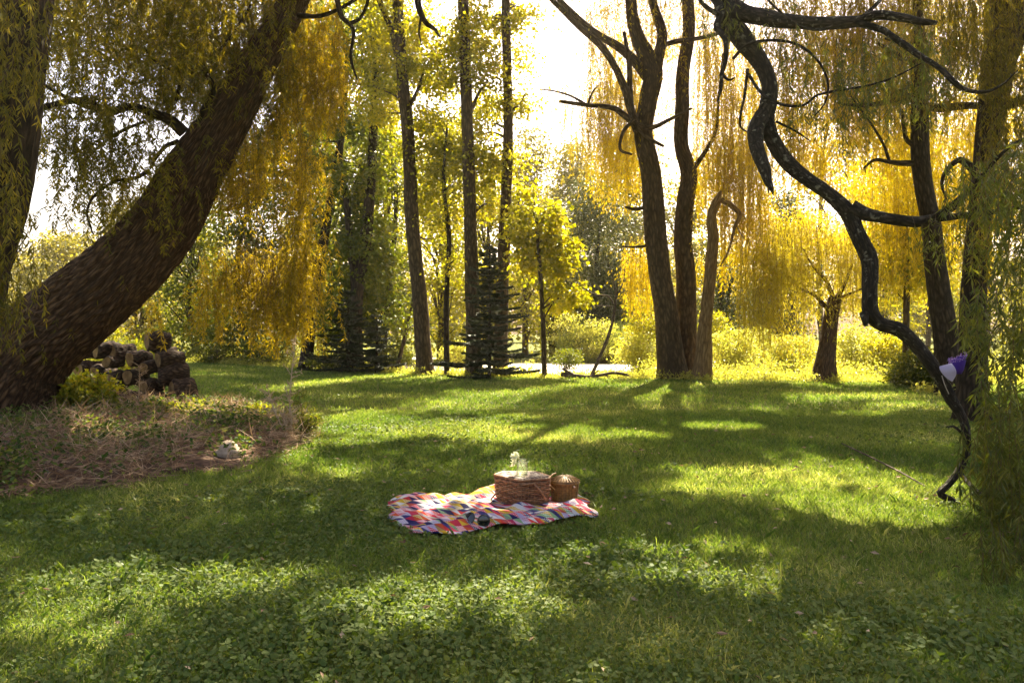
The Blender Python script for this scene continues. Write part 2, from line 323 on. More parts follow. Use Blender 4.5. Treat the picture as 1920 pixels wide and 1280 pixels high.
def polydist(x, y, poly):
    d = np.full(np.shape(x), 1e9); n = len(poly)
    for k in range(n):
        a = poly[k]; b = poly[(k + 1) % n]; e = b - a; t = np.clip(((x - a[0]) * e[0] + (y - a[1]) * e[1]) / (e @ e), 0, 1)
        d = np.minimum(d, np.hypot(x - a[0] - t * e[0], y - a[1] - t * e[1]))
    return d
def bed_h(x, y):
    ins = inpoly(np.ravel(x), np.ravel(y), BED).reshape(np.shape(x)); d = polydist(x, y, BED)
    return np.where(ins, 0.13 * (1 - np.exp(-d / 0.5)) + 0.03 * np.sin(x * 5 + 2 * np.sin(y * 3)) * np.minimum(d, 0.4), -0.05)
mb = MB(); mb.add(*grid(np.linspace(-10.5, -1.5, 120), np.linspace(5.5, 15.5, 120), lambda X, Y: bed_h(X, Y) + 0.004))
tag(mb.build('soil_bed', noise_mat('bed_mulch', [(0.3, (0.03, 0.017, 0.010)), (0.5, (0.10, 0.055, 0.034)), (0.72, (0.26, 0.16, 0.10))], 9, 9, 0.8, 0.04)), kind='structure')
# pale dry pond margin beyond the lawn
mb = MB(); a = np.linspace(0, 2 * math.pi, 90, endpoint=False)
POND = [(G(970, 691), 5.4, 4.2), (G(1570, 700), 5.5, 1.0), (G(640, 672), 4.5, 3.0)]
for k, (c, rx, ry) in enumerate(POND):
    rr = 1 + 0.08 * np.sin(3 * a + k) + 0.05 * np.sin(7 * a + 2 * k)
    ring = np.stack([c[0] + rx * rr * np.cos(a), c[1] + 0.3 + ry * rr * np.sin(a), np.full(90, 0.012 + 0.002 * k)], -1)
    v = np.concatenate([ring, [[c[0], c[1] + 0.3, 0.02]]]); j = np.arange(90)
    mb.add(v, np.stack([j, (j + 1) % 90, np.full(90, 90)], -1))
tag(mb.build('pond_bed', noise_mat('pale_silt', [(0.3, (0.50, 0.44, 0.36)), (0.7, (0.78, 0.72, 0.62))], 1.5, 6, 0.2, 0.02)), kind='structure')

# ------------------------------------------------------------------ lawn cover
BLK = np.array([(-1.02, 6.66), (-0.90, 5.82), (-0.56, 5.46), (0.0, 5.66), (0.34, 5.86), (0.68, 6.14), (0.70, 6.75), (0.1, 6.85), (-0.19, 7.0), (-0.5, 6.9)])
def scatter(n, y0, y1):
    """n random lawn points between two distances, within the view and a margin each side"""
    y = y0 + (y1 - y0) * rng.random(n) ** 0.9; hw = y * 0.74 + 2.2; x = rng.uniform(-1, 1, n) * hw
    ok = (y < edge_y(x) + rng.normal(size=n) * 0.15) & ~inpoly(x, y, BLK) & ~(inpoly(x, y, BED) & (polydist(x, y, BED) > 0.12 + 0.1 * rng.random(n)))
    return x[ok], y[ok]
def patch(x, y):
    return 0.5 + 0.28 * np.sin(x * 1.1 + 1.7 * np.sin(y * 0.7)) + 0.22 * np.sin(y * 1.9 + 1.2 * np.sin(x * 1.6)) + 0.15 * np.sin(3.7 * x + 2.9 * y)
def blades(mb, x, y, h, w):
    n = len(x); a = rng.uniform(0, 6.283, n); b = a + rng.normal(size=n) * 0.5 + 1.57
    le = rng.uniform(0.1, 0.9, n) * h; hh = h * rng.uniform(0.55, 1.0, n)
    b0 = np.stack([x, y, np.full(n, -0.003)], -1); sd = np.stack([np.cos(b), np.sin(b), 0 * b], -1) * (w / 2)[:, None]; o = np.stack([np.cos(a), np.sin(a), 0 * a], -1)
    md = b0 + o * (le * 0.3)[:, None] + np.array([0, 0, 1]) * (hh * 0.62)[:, None]; tp = b0 + o * le[:, None] + np.array([0, 0, 1]) * hh[:, None]
    v = np.stack([b0 - sd, b0 + sd, md + sd * 0.8, tp, md - sd * 0.8], 1).reshape(-1, 3); i = np.arange(n)[:, None] * 5
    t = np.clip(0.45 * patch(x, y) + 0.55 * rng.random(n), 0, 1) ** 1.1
    mb.add(v, i + np.array([[0, 1, 2, 3, 4]]), 0, None, np.repeat(t, 5), smooth=False)
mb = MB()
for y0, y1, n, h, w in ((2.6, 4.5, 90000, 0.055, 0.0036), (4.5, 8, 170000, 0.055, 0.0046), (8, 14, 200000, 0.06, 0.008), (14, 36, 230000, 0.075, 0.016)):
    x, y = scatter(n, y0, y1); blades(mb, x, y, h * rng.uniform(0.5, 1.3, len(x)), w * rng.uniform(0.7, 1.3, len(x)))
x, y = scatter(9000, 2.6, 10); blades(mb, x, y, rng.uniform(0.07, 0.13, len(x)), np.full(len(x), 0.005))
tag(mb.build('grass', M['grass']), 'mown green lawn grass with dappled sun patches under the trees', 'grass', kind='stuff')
mb = MB()
a6 = np.arange(7) * 2 * math.pi / 7
for y0, y1, n, s0 in ((2.6, 4.6, 60000, 0.012), (4.6, 7.5, 60000, 0.013), (7.5, 13, 40000, 0.016)):
    x, y = scatter(n, y0, y1)
    pr = 0.5 + 0.5 * np.sin(x * 0.9 + 0.8 * np.sin(y * 1.3) + 2) + np.where(x < -0.8, 0.3, -0.12) + np.where(y < 4.6, 0.12, 0) - np.where(y > 7, 0.45, 0)
    ok = rng.random(len(x)) < pr; x, y = x[ok], y[ok]; n = len(x)
    s = s0 * rng.uniform(0.5, 1.35, n) * (1 + 0.4 * np.sin(x * 2.2) * np.sin(y * 2.9)); nr = unit(rng.normal(size=(n, 3)) * 0.5 + np.array([0, -0.15, 1])); t1 = unit(np.cross(nr, rng.normal(size=(n, 3)))); t2 = np.cross(nr, t1)
    c = np.stack([x, y, rng.uniform(0.015, 0.06, n)], -1); rr = 1 + 0.12 * np.cos(3 * a6); rr[0] = 0.55
    v = c[:, None] + s[:, None, None] * (rr[:, None] * (np.cos(a6)[:, None] * t1[:, None] + np.sin(a6)[:, None] * t2[:, None]))
    v = v + nr[:, None] * (s[:, None, None] * 0.2 * np.abs(np.sin(a6))[None, :, None])
    tt = np.clip(0.3 + 0.3 * patch(x, y) * rng.random(n) + 0.4 * rng.random(n), 0, 1)
    mb.add(v.reshape(-1, 3), np.arange(n * 7).reshape(n, 7), 0, None, np.repeat(tt, 7), smooth=False)
tag(mb.build('clover', M['clover']), 'low clover and ivy leaves spread through the lawn in the foreground', 'clover', kind='stuff')
# fallen leaves on the lawn
mb = MB(); x, y = scatter(800, 2.7, 13); p = np.stack([x, y, np.full(len(x), 0.05)], -1)
add_leaves(mb, p, rng.normal(size=p.shape) * np.array([1, 1, 0.2]), rng.uniform(0.03, 0.07, len(x)), rng.uniform(0.012, 0.03, len(x)))
tag(mb.build('fallen_leaves', M['straw']), 'dry brown and pale leaves fallen on the lawn', 'leaves', kind='stuff')

# ------------------------------------------------------------------ trees
def pts_px(lst):  # [(x, y, d, r_px)] -> world points, radii
    p = [P(x, y, d) for x, y, d, r in lst]; r = [r / F * d for x, y, d, r in lst]; return p, r
def trunk_part(root, base, name, chains, material, sides=16, ridge=0.0, lump=0.06, flare=0.3, dens=14, build=True):
    mb = MB()
    for k, ch in enumerate(chains):
        p, r = pts_px(ch); main = (k == 0)
        if main and flare: p[0] = np.array([p[0][0], p[0][1], -0.08])
        L = sum(np.linalg.norm(np.diff(np.array(p), axis=0), axis=1)); n = int(min(260, max(8, L / max(np.mean(r), 0.01) * dens / 10)))
        tube(mb, p, r, sides if r[0] > 0.03 else 6, n, 0, ridge if main else ridge * 0.6, lump, True, k + int(abs(base[0] * 10)) % 50, flare if main else 0)
    return mb.build(name, material, root, base) if build else mb
def branch_to(mb, a, b, r0, r1, sag=0.1, sides=5, seed=0):
    g = np.random.default_rng(seed); m = (np.asarray(a) + b) / 2 + g.normal(size=3) * np.linalg.norm(np.asarray(b) - a) * 0.07 + np.array([0, 0, sag])
    tube(mb, [a, m, b], [r0, (r0 + r1) / 2, r1], sides, 7, 0, 0, 0.05, False, seed)
def along(ch, lo, hi, n):
    p, r = pts_px(ch); q, rr, u = smooth_path(p, r, 60); i = (np.linspace(lo, hi, n) * 59 + rng.uniform(-1, 1, n)).clip(0, 59).astype(int); return q[i], rr[i]

def broad_tree(name, label, cat, chains, clumps, leaf, bark, L, W, group='trees round the lawn', nb=14, sides=14, lump=0.06, ridge=0.0, sub=0.3, flare=0.35):
    x, y, d, r = chains[0][0]; base = np.array([(x - 960) / F * d, d, 0.0]); root = empty(name, base, label, cat, group)
    tmb = trunk_part(root, base, 'trunk', chains, bark, sides, ridge, lump, flare, build=False)
    lf = MB(); cens = []
    for (cx, cyy, cd, rx, ry, rd, ns, nl) in clumps:
        cens.append(broad_leaves(lf, P(cx, cyy, cd), (rx / F * cd, rd, ry / F * cd), ns, nl, sub, L, W))
    cens = np.concatenate(cens)
    br = tmb; tq, tr = along(chains[0], 0.25, 0.98, 80)
    for k in rng.choice(len(cens), min(nb, len(cens)), False):
        c = cens[k]; dz = np.abs(tq[:, 2] + 0.25 * np.linalg.norm(tq[:, :2] - c[:2], axis=1) - c[2]); j = int(np.argmin(dz))
        if np.linalg.norm(c - tq[j]) < 9: branch_to(br, tq[j], c, min(tr[j] * 0.4, 0.05), 0.008, 0.15, 5, int(k))
    br.build('trunk', bark, root, base)
    lf.build('crown', [leaf, M['twig']], root, base)
    return root

# --- the forest on the left: tall green broadleaf trees
broad_tree('maple_tree', 'dark leafy maple with a slanting trunk, leftmost of the forest trees behind the willow curtain', 'tree',
    [[(572, 694, 28, 12), (588, 560, 28, 10), (612, 420, 28, 9), (640, 250, 28, 7), (650, 60, 28, 5)]],
    [(600, 60, 29, 75, 110, 2.2, 63, 64), (575, 290, 29, 70, 120, 2.0, 81, 68), (612, 470, 29, 50, 110, 1.8, 54, 64), (560, 560, 29.5, 60, 70, 1.6, 36, 57)], M['maple'], M['bark_dark'], 0.16, 0.11, sub=0.24)
broad_tree('maple_tree', 'dense dark maple with a thick shaded trunk behind the low spruce', 'tree',
    [[(664, 697, 27, 16), (668, 560, 27, 13), (688, 430, 27, 11), (700, 250, 27, 8), (705, 40, 27, 6)], [(668, 560, 27, 9), (655, 430, 27, 7), (640, 300, 27, 4)]],
    [(690, 90, 28, 80, 110, 2.2, 67, 64), (670, 300, 28, 75, 110, 2.2, 81, 72), (690, 470, 28, 60, 90, 1.8, 72, 72), (655, 590, 28, 60, 60, 1.4, 45, 64)], M['maple'], M['bark_dark'], 0.16, 0.11, sub=0.24)
broad_tree('maple_tree', 'slim maple with a thin upright trunk just left of the thick poplar', 'tree',
    [[(716, 696, 29.5, 6), (728, 560, 29.5, 5), (742, 400, 29.5, 4), (738, 250, 29.5, 3)]],
    [(735, 340, 30, 55, 110, 1.8, 49, 57), (740, 520, 30, 45, 80, 1.6, 40, 57), (760, 620, 30.5, 40, 40, 1.2, 18, 50)], M['maple'], M['bark_dark'], 0.15, 0.10, sub=0.23)
broad_tree('young_maple', 'thin dark sapling leaning right beside the thick poplar trunk', 'tree',
    [[(742, 698, 27.5, 4), (757, 640, 27.5, 3.4), (768, 590, 27.5, 2.5), (790, 500, 27.5, 1.6)]],
    [(745, 600, 27.8, 40, 55, 1.0, 23, 50)], M['maple'], M['bark_dark'], 0.13, 0.09, nb=6)
C1 = [(797, 701, 25, 16), (787, 560, 25, 14), (773, 420, 25, 13), (765, 250, 25, 12), (755, 150, 25, 11), (745, 0, 25, 10), (735, -150, 25, 7), (730, -330, 25, 3)]
broad_tree('poplar_tree', 'tall poplar with dark thick trunk and high fork, leftmost of three big poplars', 'tree',
    [C1, [(752, 130, 25, 7), (735, 60, 25, 6), (705, -20, 25, 5), (690, -140, 25, 3)], [(768, 200, 25, 4), (785, 165, 25, 3), (795, 130, 25, 2)]],
    [(745, 20, 25.5, 90, 70, 2.4, 70, 80), (800, 110, 25.5, 50, 70, 2.0, 45, 75), (705, 160, 25.5, 45, 80, 2.0, 40, 75), (800, 270, 26, 55, 70, 1.8, 45, 70), (740, -200, 25, 130, 150, 3.0, 90, 70), (815, 400, 26.5, 40, 60, 1.4, 26, 65)],
    M['poplar'], M['bark_grey'], 0.12, 0.10)
broad_tree('young_poplar', 'thin dark young tree between the two thick poplar trunks', 'tree',
    [[(838, 702, 24.5, 5.5), (837, 560, 24.5, 5), (842, 450, 24.5, 4.5), (832, 340, 24.5, 3.5), (838, 240, 24.5, 2)]],
    [(840, 350, 24.8, 40, 90, 1.2, 42, 65), (850, 500, 25, 30, 40, 0.9, 14, 60), (835, 250, 24.8, 35, 50, 1.0, 20, 60)], M['poplar'], M['bark_dark'], 0.11, 0.09)
C3 = [(890, 706, 24, 15), (885, 540, 24, 13), (880, 350, 24, 11.5), (875, 200, 24, 11), (868, 0, 24, 10), (862, -150, 24, 7), (858, -330, 24, 3)]
broad_tree('poplar_tree', 'tall straight poplar with a thick brown trunk directly behind the small spruce', 'tree',
    [C3, [(876, 230, 24, 4), (895, 180, 24, 3), (915, 150, 24, 1.5)]],
    [(880, 40, 24.5, 55, 60, 1.8, 45, 70), (840, 130, 24.5, 35, 60, 1.6, 26, 65), (905, 140, 24.5, 35, 50, 1.2, 22, 60), (890, 310, 24.6, 45, 50, 1.2, 26, 60), (855, -200, 24.5, 100, 150, 2.8, 80, 70), (905, 400, 25, 28, 30, 0.8, 10, 50)],
    M['poplar'], M['bark_grey'], 0.12, 0.10)
C4 = [(937, 703, 25, 13.5), (942, 540, 25, 12), (948, 400, 25, 11), (953, 240, 25, 9), (950, 100, 25, 8.5), (948, 0, 25, 8), (944, -150, 25, 6), (942, -300, 25, 3)]
broad_tree('poplar_tree', 'tall slender poplar with a paler trunk standing against the open sky', 'tree',
    [C4, [(952, 210, 25, 3), (975, 195, 25, 2), (985, 175, 25, 1)]],
    [(940, 30, 25.4, 38, 40, 1.4, 22, 60), (925, 190, 25.4, 35, 28, 1.0, 13, 55), (972, 190, 25.2, 30, 24, 0.7, 12, 45), (968, 110, 25.2, 26, 30, 0.6, 9, 45), (965, 300, 25.2, 24, 30, 0.6, 9, 45), (945, -190, 25.4, 70, 130, 2.4, 55, 70), (928, 330, 25.4, 32, 40, 0.9, 14, 55), (972, 40, 25.3, 28, 36, 0.6, 12, 45), (900, 240, 25.6, 40, 40, 1.0, 18, 50)],
    M['poplar'], M['bark_grey'], 0.12, 0.10)
broad_tree('young_poplar', 'slim sapling with large bright yellow green leaves at the lawn edge', 'tree',
    [[(1021, 707, 23.6, 5), (1018, 600, 23.6, 4.4), (1010, 470, 23.6, 3.6), (1002, 380, 23.6, 2)], [(1018, 600, 23.6, 1.6), (1045, 560, 23.6, 1.2), (1075, 565, 23.6, 0.6)]],
    [(1000, 410, 23.8, 45, 60, 1.0, 38, 42), (1035, 480, 23.8, 38, 50, 0.9, 30, 40), (1048, 560, 23.8, 45, 30, 0.7, 22, 38), (985, 500, 24, 26, 40, 0.7, 14, 38)], M['poplar'], M['bark_grey'], 0.16, 0.14, sub=0.24, nb=10)

# --- spruces
def spruce(name, label, px, py, d, top, wpx):
    base = np.array([(px - 960) / F * d, d, 0.0]); H = (HZ - top) / F * d + CH; Wd = wpx / F * d
    root = empty(name, base, label, 'tree', 'small spruces'); tb = MB()
    tube(tb, [base + [0, 0, -0.05], base + [0.02, 0, H * 0.5], base + [0, 0, H]], [0.06, 0.04, 0.008], 8, 14, 0, 0, 0.05)
    lf = MB(); br = tb
    zs = np.arange(0.22, H * 0.97, 0.20)
    for k, z in enumerate(zs):
        ln = Wd * (1 - z / H) ** 0.8 * rng.uniform(0.8, 1.1) + 0.06
        for a in rng.uniform(0, 0.9) + np.arange(7) * 6.283 / 7 + rng.normal(size=7) * 0.2:
            l2 = ln * rng.choice([0.35, 0.6, 0.85, 1.05, 1.2]); o = np.array([math.cos(a), math.sin(a), 0]); z2 = max(0.12, z + rng.uniform(-.12, .12))
            p0 = base + [0, 0, z2]; pm = p0 + o * l2 * 0.55 + [0, 0, -0.10 * l2]; pe = p0 + o * l2 + [0, 0, -0.04 * l2 + 0.05]
            tube(br, [p0, pm, pe], [0.012, 0.008, 0.003], 4, 5, 0, 0, 0, False)
            m = int(190 * l2 / 0.6) + 24; t = rng.random(m) ** 0.8; q = p0 * (1 - t)[:, None] ** 2 + 2 * pm * (t * (1 - t))[:, None] + pe * (t ** 2)[:, None]
            sd = np.cross(o, [0, 0, 1]) * rng.choice([-1, 1], m)[:, None]; dd = o * 0.7 + sd * rng.uniform(0.2, 1, (m, 1)) + rng.normal(size=(m, 3)) * 0.15 + np.array([0, 0, -0.25])
            add_leaves(lf, q, dd, rng.uniform(0.08, 0.20, m) * (1.15 - 0.5 * t), 0.05)
    tb.build('trunk', M['bark_dark'], root, base); lf.build('needles', M['spruce'], root, base)
    return root
spruce('spruce_tree', 'small dark spruce with level branches in front of the two right poplar trunks', 917, 705, 22.8, 455, 92)
spruce('spruce_tree', 'low dark spruce in the shade under the maples left of the poplars', 652, 694, 26, 540, 80)
spruce('spruce_tree', 'small shaded spruce beside the lawn edge right of the low spruce', 706, 697, 25.6, 590, 60)

# --- willows in the middle right
def willow_curtain(lf, boxes):
    """boxes: (x0,x1,ytop,ybot,d,dd,n,L,W,spacing)"""
    for (x0, x1, yt, yb, d, dd, n, L, W, sp) in boxes:
        x = rng.uniform(x0, x1, n); dd_ = d + rng.uniform(-dd, dd, n); yy = yt + (yb - yt) * rng.random(n) ** 1.6 * 0.6
        st = np.stack([(x - 960) / F * dd_, dd_, CH - (yy - HZ) / F * dd_], -1)
        ln = (yb - yy) / F * d * rng.uniform(0.45, 1.0, n)
        strands(lf, st, ln, sp, L, W, twig=0.004 * d / 20)
def willow_tree(name, label, chains, boxes, clumps, leaf, bark, cat='tree', ridge=0.04, L=0.13, W=0.024, lump=0.07, sides=20, flare=0.35, limbs=None, group='trees round the lawn', sub=0.3, limb_bark=None):
    x, y, d, r = chains[0][0]; base = np.array([(x - 960) / F * d, d, 0.0]); root = empty(name, base, label, cat, group)
    trunk_part(root, base, 'trunk', chains, bark, sides, ridge, lump, flare)
    for lb in (limbs or []): trunk_part(root, base, 'limb', lb, limb_bark or bark, 10, 0, 0.08, 0, 10)
    lf = MB(); willow_curtain(lf, boxes)
    for (cx, cyy, cd, rx, ry, rd, ns, nl) in clumps:
        broad_leaves(lf, P(cx, cyy, cd), (rx / F * cd, rd, ry / F * cd), ns, nl, sub, L, W, 1.1)
    lf.build('crown', [leaf, M['twig']], root, base)
    return root
TW = 23.0
willow_tree('willow_tree', 'tall double trunked willow with a golden curtain of twigs at the far lawn edge',
    [[(1262, 703, TW, 24), (1250, 600, TW, 22), (1236, 500, TW, 21), (1226, 406, TW, 20), (1222, 333, TW, 18.5), (1206, 250, TW, 18), (1215, 190, TW, 17), (1225, 137, TW, 18), (1198, 77, TW, 13), (1185, 26, TW, 11), (1180, -80, TW, 9), (1170, -260, TW, 4)],
     [(1225, 150, TW, 12), (1237, 98, TW, 10), (1241, 60, TW, 9), (1224, 0, TW, 8), (1230, -120, TW, 5)],
     [(1288, 700, TW + .5, 24), (1287, 594, TW + .5, 18), (1285, 500, TW + .5, 18), (1280, 440, TW + .5, 17.5), (1286, 371, TW + .5, 16), (1292, 325, TW + .5, 15), (1277, 273, TW + .5, 13), (1279, 213, TW + .5, 14), (1281, 128, TW + .5, 12), (1292, 64, TW + .5, 11), (1290, 0, TW + .5, 11), (1296, -140, TW + .5, 7), (1300, -280, TW + .5, 3)]],
    [(1300, 1430, 40, 470, TW + 1.2, 1.2, 300, 0.13, 0.022, 0.055), (1040, 1120, 10, 130, TW, 0.8, 30, 0.12, 0.02, 0.09), (1100, 1200, 40, 330, TW + .8, 1.2, 110, 0.13, 0.022, 0.07),
     (1130, 1230, 150, 420, TW + 1.5, 0.8, 120, 0.13, 0.022, 0.06), (1340, 1440, 250, 560, TW + 1.4, 1.0, 210, 0.13, 0.022, 0.055), (1180, 1330, -20, 200, TW + 1, 1.5, 110, 0.13, 0.022, 0.07),
     (1010, 1110, 130, 290, TW, 0.6, 60, 0.11, 0.018, 0.08), (985, 1060, -20, 110, TW, 0.8, 40, 0.11, 0.018, 0.08), (1060, 1150, 150, 340, TW + .6, 0.8, 70, 0.12, 0.02, 0.07), (1100, 1240, -30, 160, TW + 1, 1, 90, 0.12, 0.02, 0.07), (1105, 1205, 60, 380, TW + 2, 1, 150, 0.13, 0.022, 0.06), (1040, 1450, -200, 40, TW + 1, 2.5, 260, 0.14, 0.03, 0.07), (1170, 1230, 440, 600, TW + 1.6, 0.5, 80, 0.13, 0.022, 0.05), (1300, 1330, 470, 560, TW + 1.6, 0.5, 30, 0.13, 0.022, 0.06)],
    [(1360, 150, TW + 1.3, 60, 110, 1.0, 70, 60), (1380, 340, TW + 1.4, 55, 110, 1.0, 80, 60), (1150, 330, TW + 1.2, 40, 80, .8, 34, 50), (1200, 40, TW + .8, 90, 60, 1.0, 40, 55), (1420, 460, TW + 1.5, 40, 80, .8, 50, 60), (1210, 520, TW + 1.7, 24, 60, .5, 22, 50), (1130, 40, TW + 1, 40, 50, .8, 24, 50), (1160, 190, TW + 1.2, 36, 60, .8, 26, 50), (1252, 60, TW + 1.4, 30, 70, .8, 30, 55), (1250, 240, TW + 1.6, 30, 80, .8, 26, 50), (1330, 40, TW + 1.4, 50, 70, 1, 44, 60), (1320, 330, TW + 1.6, 30, 80, .8, 30, 55)], M['gold'], M['bark_grey'], limbs=[
        [[(1216, 150, TW, 10), (1190, 115, TW, 9), (1155, 85, TW, 8), (1125, 68, TW, 7), (1095, 45, TW, 6), (1045, -5, TW, 5), (1010, -60, TW, 3)]],
        [[(1195, 245, TW - .3, 9), (1183, 205, TW - .3, 7.5), (1165, 150, TW - .3, 7), (1130, 90, TW - .3, 6.5), (1085, 50, TW - .3, 5.5), (1030, -5, TW - .3, 4.5)]],
        [[(1198, 240, TW - .2, 7), (1183, 205, TW - .2, 6.5), (1180, 124, TW - .2, 5), (1170, 60, TW - .2, 3)]],
        [[(1192, 236, TW - .4, 7), (1175, 220, TW - .4, 6), (1150, 203, TW - .4, 5), (1100, 197, TW - .4, 4), (1048, 190, TW - .4, 3)], [(1100, 197, TW - .4, 2.5), (1070, 180, TW - .4, 2), (1035, 170, TW - .4, 1.5), (1010, 168, TW - .4, .8)], [(1103, 195, TW - .4, 2), (1110, 175, TW - .4, 1.6), (1122, 160, TW - .4, 1)]],
        [[(1196, 235, TW - .5, 5), (1220, 240, TW - .5, 4.5), (1260, 222, TW - .5, 3.5), (1297, 203, TW - .5, 2)]],
        [[(1196, 238, TW - .5, 5), (1215, 258, TW - .5, 4), (1245, 275, TW - .5, 2.5)]],
        [[(1190, 225, TW - .5, 4), (1170, 245, TW - .5, 3.5), (1163, 280, TW - .5, 3), (1185, 290, TW - .5, 2)]],
        [[(1298, 320, TW + .3, 5), (1325, 280, TW + .3, 4), (1342, 245, TW + .3, 3), (1347, 190, TW + .3, 2.4), (1356, 100, TW + .3, 2)]],
        [[(1244, 85, TW, 5), (1268, 78, TW, 4.5), (1310, 72, TW, 4), (1350, 62, TW, 3), (1400, 40, TW, 2)]],
        [[(1206, 390, TW - .4, 4), (1188, 392, TW - .4, 3), (1172, 388, TW - .4, 2)]],
        [[(1215, 460, TW - .4, 3), (1195, 463, TW - .4, 2.2), (1165, 462, TW - .4, 1.4)]]])
# broken snag
def snag():
    d = 22.6; base = np.array([(1318 - 960) / F * d, d, 0]); root = empty('dead_snag', base, 'bare broken snag with a snapped hanging top beside the double trunked willow', 'tree', 'trees round the lawn')
    trunk_part(root, base, 'trunk', [[(1316, 697, d, 17), (1322, 619, d, 13), (1330, 530, d, 11), (1337, 450, d, 10), (1334, 405, d, 9), (1344, 378, d, 9), (1352, 358, d, 2)]], M['bark_snag'], 16, 0.06, 0.1, 0.3)
    trunk_part(root, base, 'limb', [[(1352, 374, d, 5), (1370, 385, d, 5), (1387, 402, d, 5), (1378, 425, d, 3), (1366, 470, d, 2), (1350, 500, d, 1)], [(1380, 420, d, 1.5), (1390, 440, d, 1.2), (1400, 452, d, .6)]], M['bark_snag'], 8, 0, 0.12, 0)
snag()
willow_tree('small_willow', 'small golden willow with a rough leaning trunk in the sunlit far right of the lawn',
    [[(1545, 716, 21.6, 20), (1550, 660, 21.6, 16), (1557, 600, 21.6, 14), (1566, 560, 21.6, 13)], [(1560, 590, 21.6, 5), (1530, 556, 21.6, 3), (1500, 540, 21.6, 2.2), (1480, 515, 21.6, 1.2)],
     [(1566, 565, 21.6, 6), (1582, 535, 21.6, 3.5), (1596, 500, 21.6, 2), (1600, 470, 21.6, 1)], [(1564, 565, 21.6, 5), (1548, 525, 21.6, 3.5), (1525, 500, 21.6, 2), (1505, 465, 21.6, 1)], [(1570, 560, 21.6, 3), (1620, 540, 21.6, 1.6), (1650, 530, 21.6, 1)]],
    [(1420, 1640, 410, 600, 22.2, 0.7, 190, 0.12, 0.020, 0.05), (1440, 1560, 390, 500, 22.0, 0.5, 80, 0.12, 0.020, 0.05), (1385, 1470, 450, 660, 21.9, 0.6, 130, 0.12, 0.020, 0.05), (1570, 1680, 420, 620, 21.9, 0.6, 110, 0.12, 0.02, 0.055), (1420, 1530, 500, 700, 21.8, 0.4, 70, 0.12, 0.02, 0.06), (1555, 1580, 540, 700, 21.3, 0.1, 8, 0.12, 0.02, 0.08), (1450, 1640, 410, 560, 21.1, 0.3, 120, 0.12, 0.02, 0.05), (1480, 1560, 500, 620, 21.0, 0.2, 26, 0.12, 0.02, 0.06)],
    [(1500, 425, 21.9, 36, 34, .5, 20, 55), (1555, 455, 21.7, 34, 30, .5, 16, 55), (1450, 500, 21.5, 36, 40, .5, 20, 55), (1600, 475, 21.5, 40, 44, .5, 22, 55), (1510, 515, 21.2, 50, 40, .4, 22, 50), (1420, 575, 21.6, 34, 50, .4, 18, 55), (1615, 560, 21.4, 34, 24, .4, 9, 50), (1640, 510, 21.6, 24, 30, .4, 8, 50)], M['gold_lit'], M['bark'], sub=0.22)
RT = 17.5
willow_tree('willow_tree', 'dark willow trunk with bare crooked side branches at right between lawn and golden curtain',
    [[(1782, 722, RT, 24), (1775, 650, RT, 21), (1757, 520, RT, 19), (1742, 400, RT, 17), (1731, 342, RT, 16), (1724, 256, RT, 15.5), (1727, 160, RT, 15), (1728, 125, RT, 13), (1722, 40, RT, 9), (1715, -100, RT, 6)]],
    [(1440, 1720, -40, 330, RT + 2.2, 1.2, 430, 0.13, 0.024, 0.055), (1580, 1780, -60, 260, RT + 2, 1.0, 170, 0.12, 0.022, 0.06), (1640, 1850, 150, 560, RT + 3, 1.2, 300, 0.13, 0.024, 0.055), (1430, 1600, 180, 400, RT + 2.6, 0.8, 170, 0.13, 0.024, 0.055), (1400, 1860, -240, -20, RT + 2, 1.5, 150, 0.14, 0.03, 0.06)],
    [(1500, 60, RT + 2.5, 90, 80, 1.6, 90, 60), (1640, 60, RT + 2.5, 90, 90, 1.6, 90, 60), (1560, 230, RT + 2.5, 80, 90, 1.4, 90, 60), (1800, 330, RT + 2.8, 60, 110, 1.4, 80, 60), (1660, 330, RT + 2.8, 60, 110, 1.4, 70, 60), (1780, 60, RT + 4, 60, 80, 1.2, 50, 60), (1590, 300, RT + 3, 60, 70, 1.0, 60, 60), (1480, 200, RT + 3, 50, 90, 1.0, 50, 60), (1720, 480, RT + 4, 60, 80, 1.0, 60, 60), (1900, 170, RT + 4, 50, 110, 1.2, 90, 60), (1890, 380, RT + 4, 50, 90, 1.2, 60, 60), (1830, 40, RT + 4, 60, 80, 1.2, 60, 60)], M['gold'], M['bark_dark'], limbs=[
        [[(1714, 306, RT, 6), (1690, 306, RT, 5), (1668, 304, RT, 4), (1640, 300, RT, 3), (1620, 315, RT, 2)], [(1668, 304, RT, 3), (1656, 270, RT, 2.5), (1635, 235, RT, 2.2), (1610, 200, RT, 2), (1595, 180, RT, 1.2)]],
        [[(1718, 180, RT, 7), (1690, 184, RT, 6), (1655, 193, RT, 5), (1620, 198, RT, 4), (1580, 196, RT, 2)], [(1660, 190, RT, 3), (1675, 172, RT, 3), (1700, 166, RT, 2.5), (1712, 140, RT, 2)]],
        [[(1726, 128, RT, 8), (1700, 112, RT, 7), (1675, 100, RT, 5), (1645, 80, RT, 3)], [(1700, 112, RT, 5), (1690, 85, RT, 4), (1660, 72, RT, 2.5)]],
        [[(1738, 200, RT, 8), (1770, 203, RT, 7.5), (1810, 198, RT, 7), (1850, 200, RT, 6)]],
        [[(1712, 272, RT, 5), (1700, 262, RT, 4), (1694, 235, RT, 3.4), (1690, 205, RT, 3)]],
        [[(1745, 402, RT - .2, 7), (1775, 398, RT - .2, 5), (1800, 380, RT - .2, 4), (1820, 355, RT - .2, 3)]]])
DT = 12.5
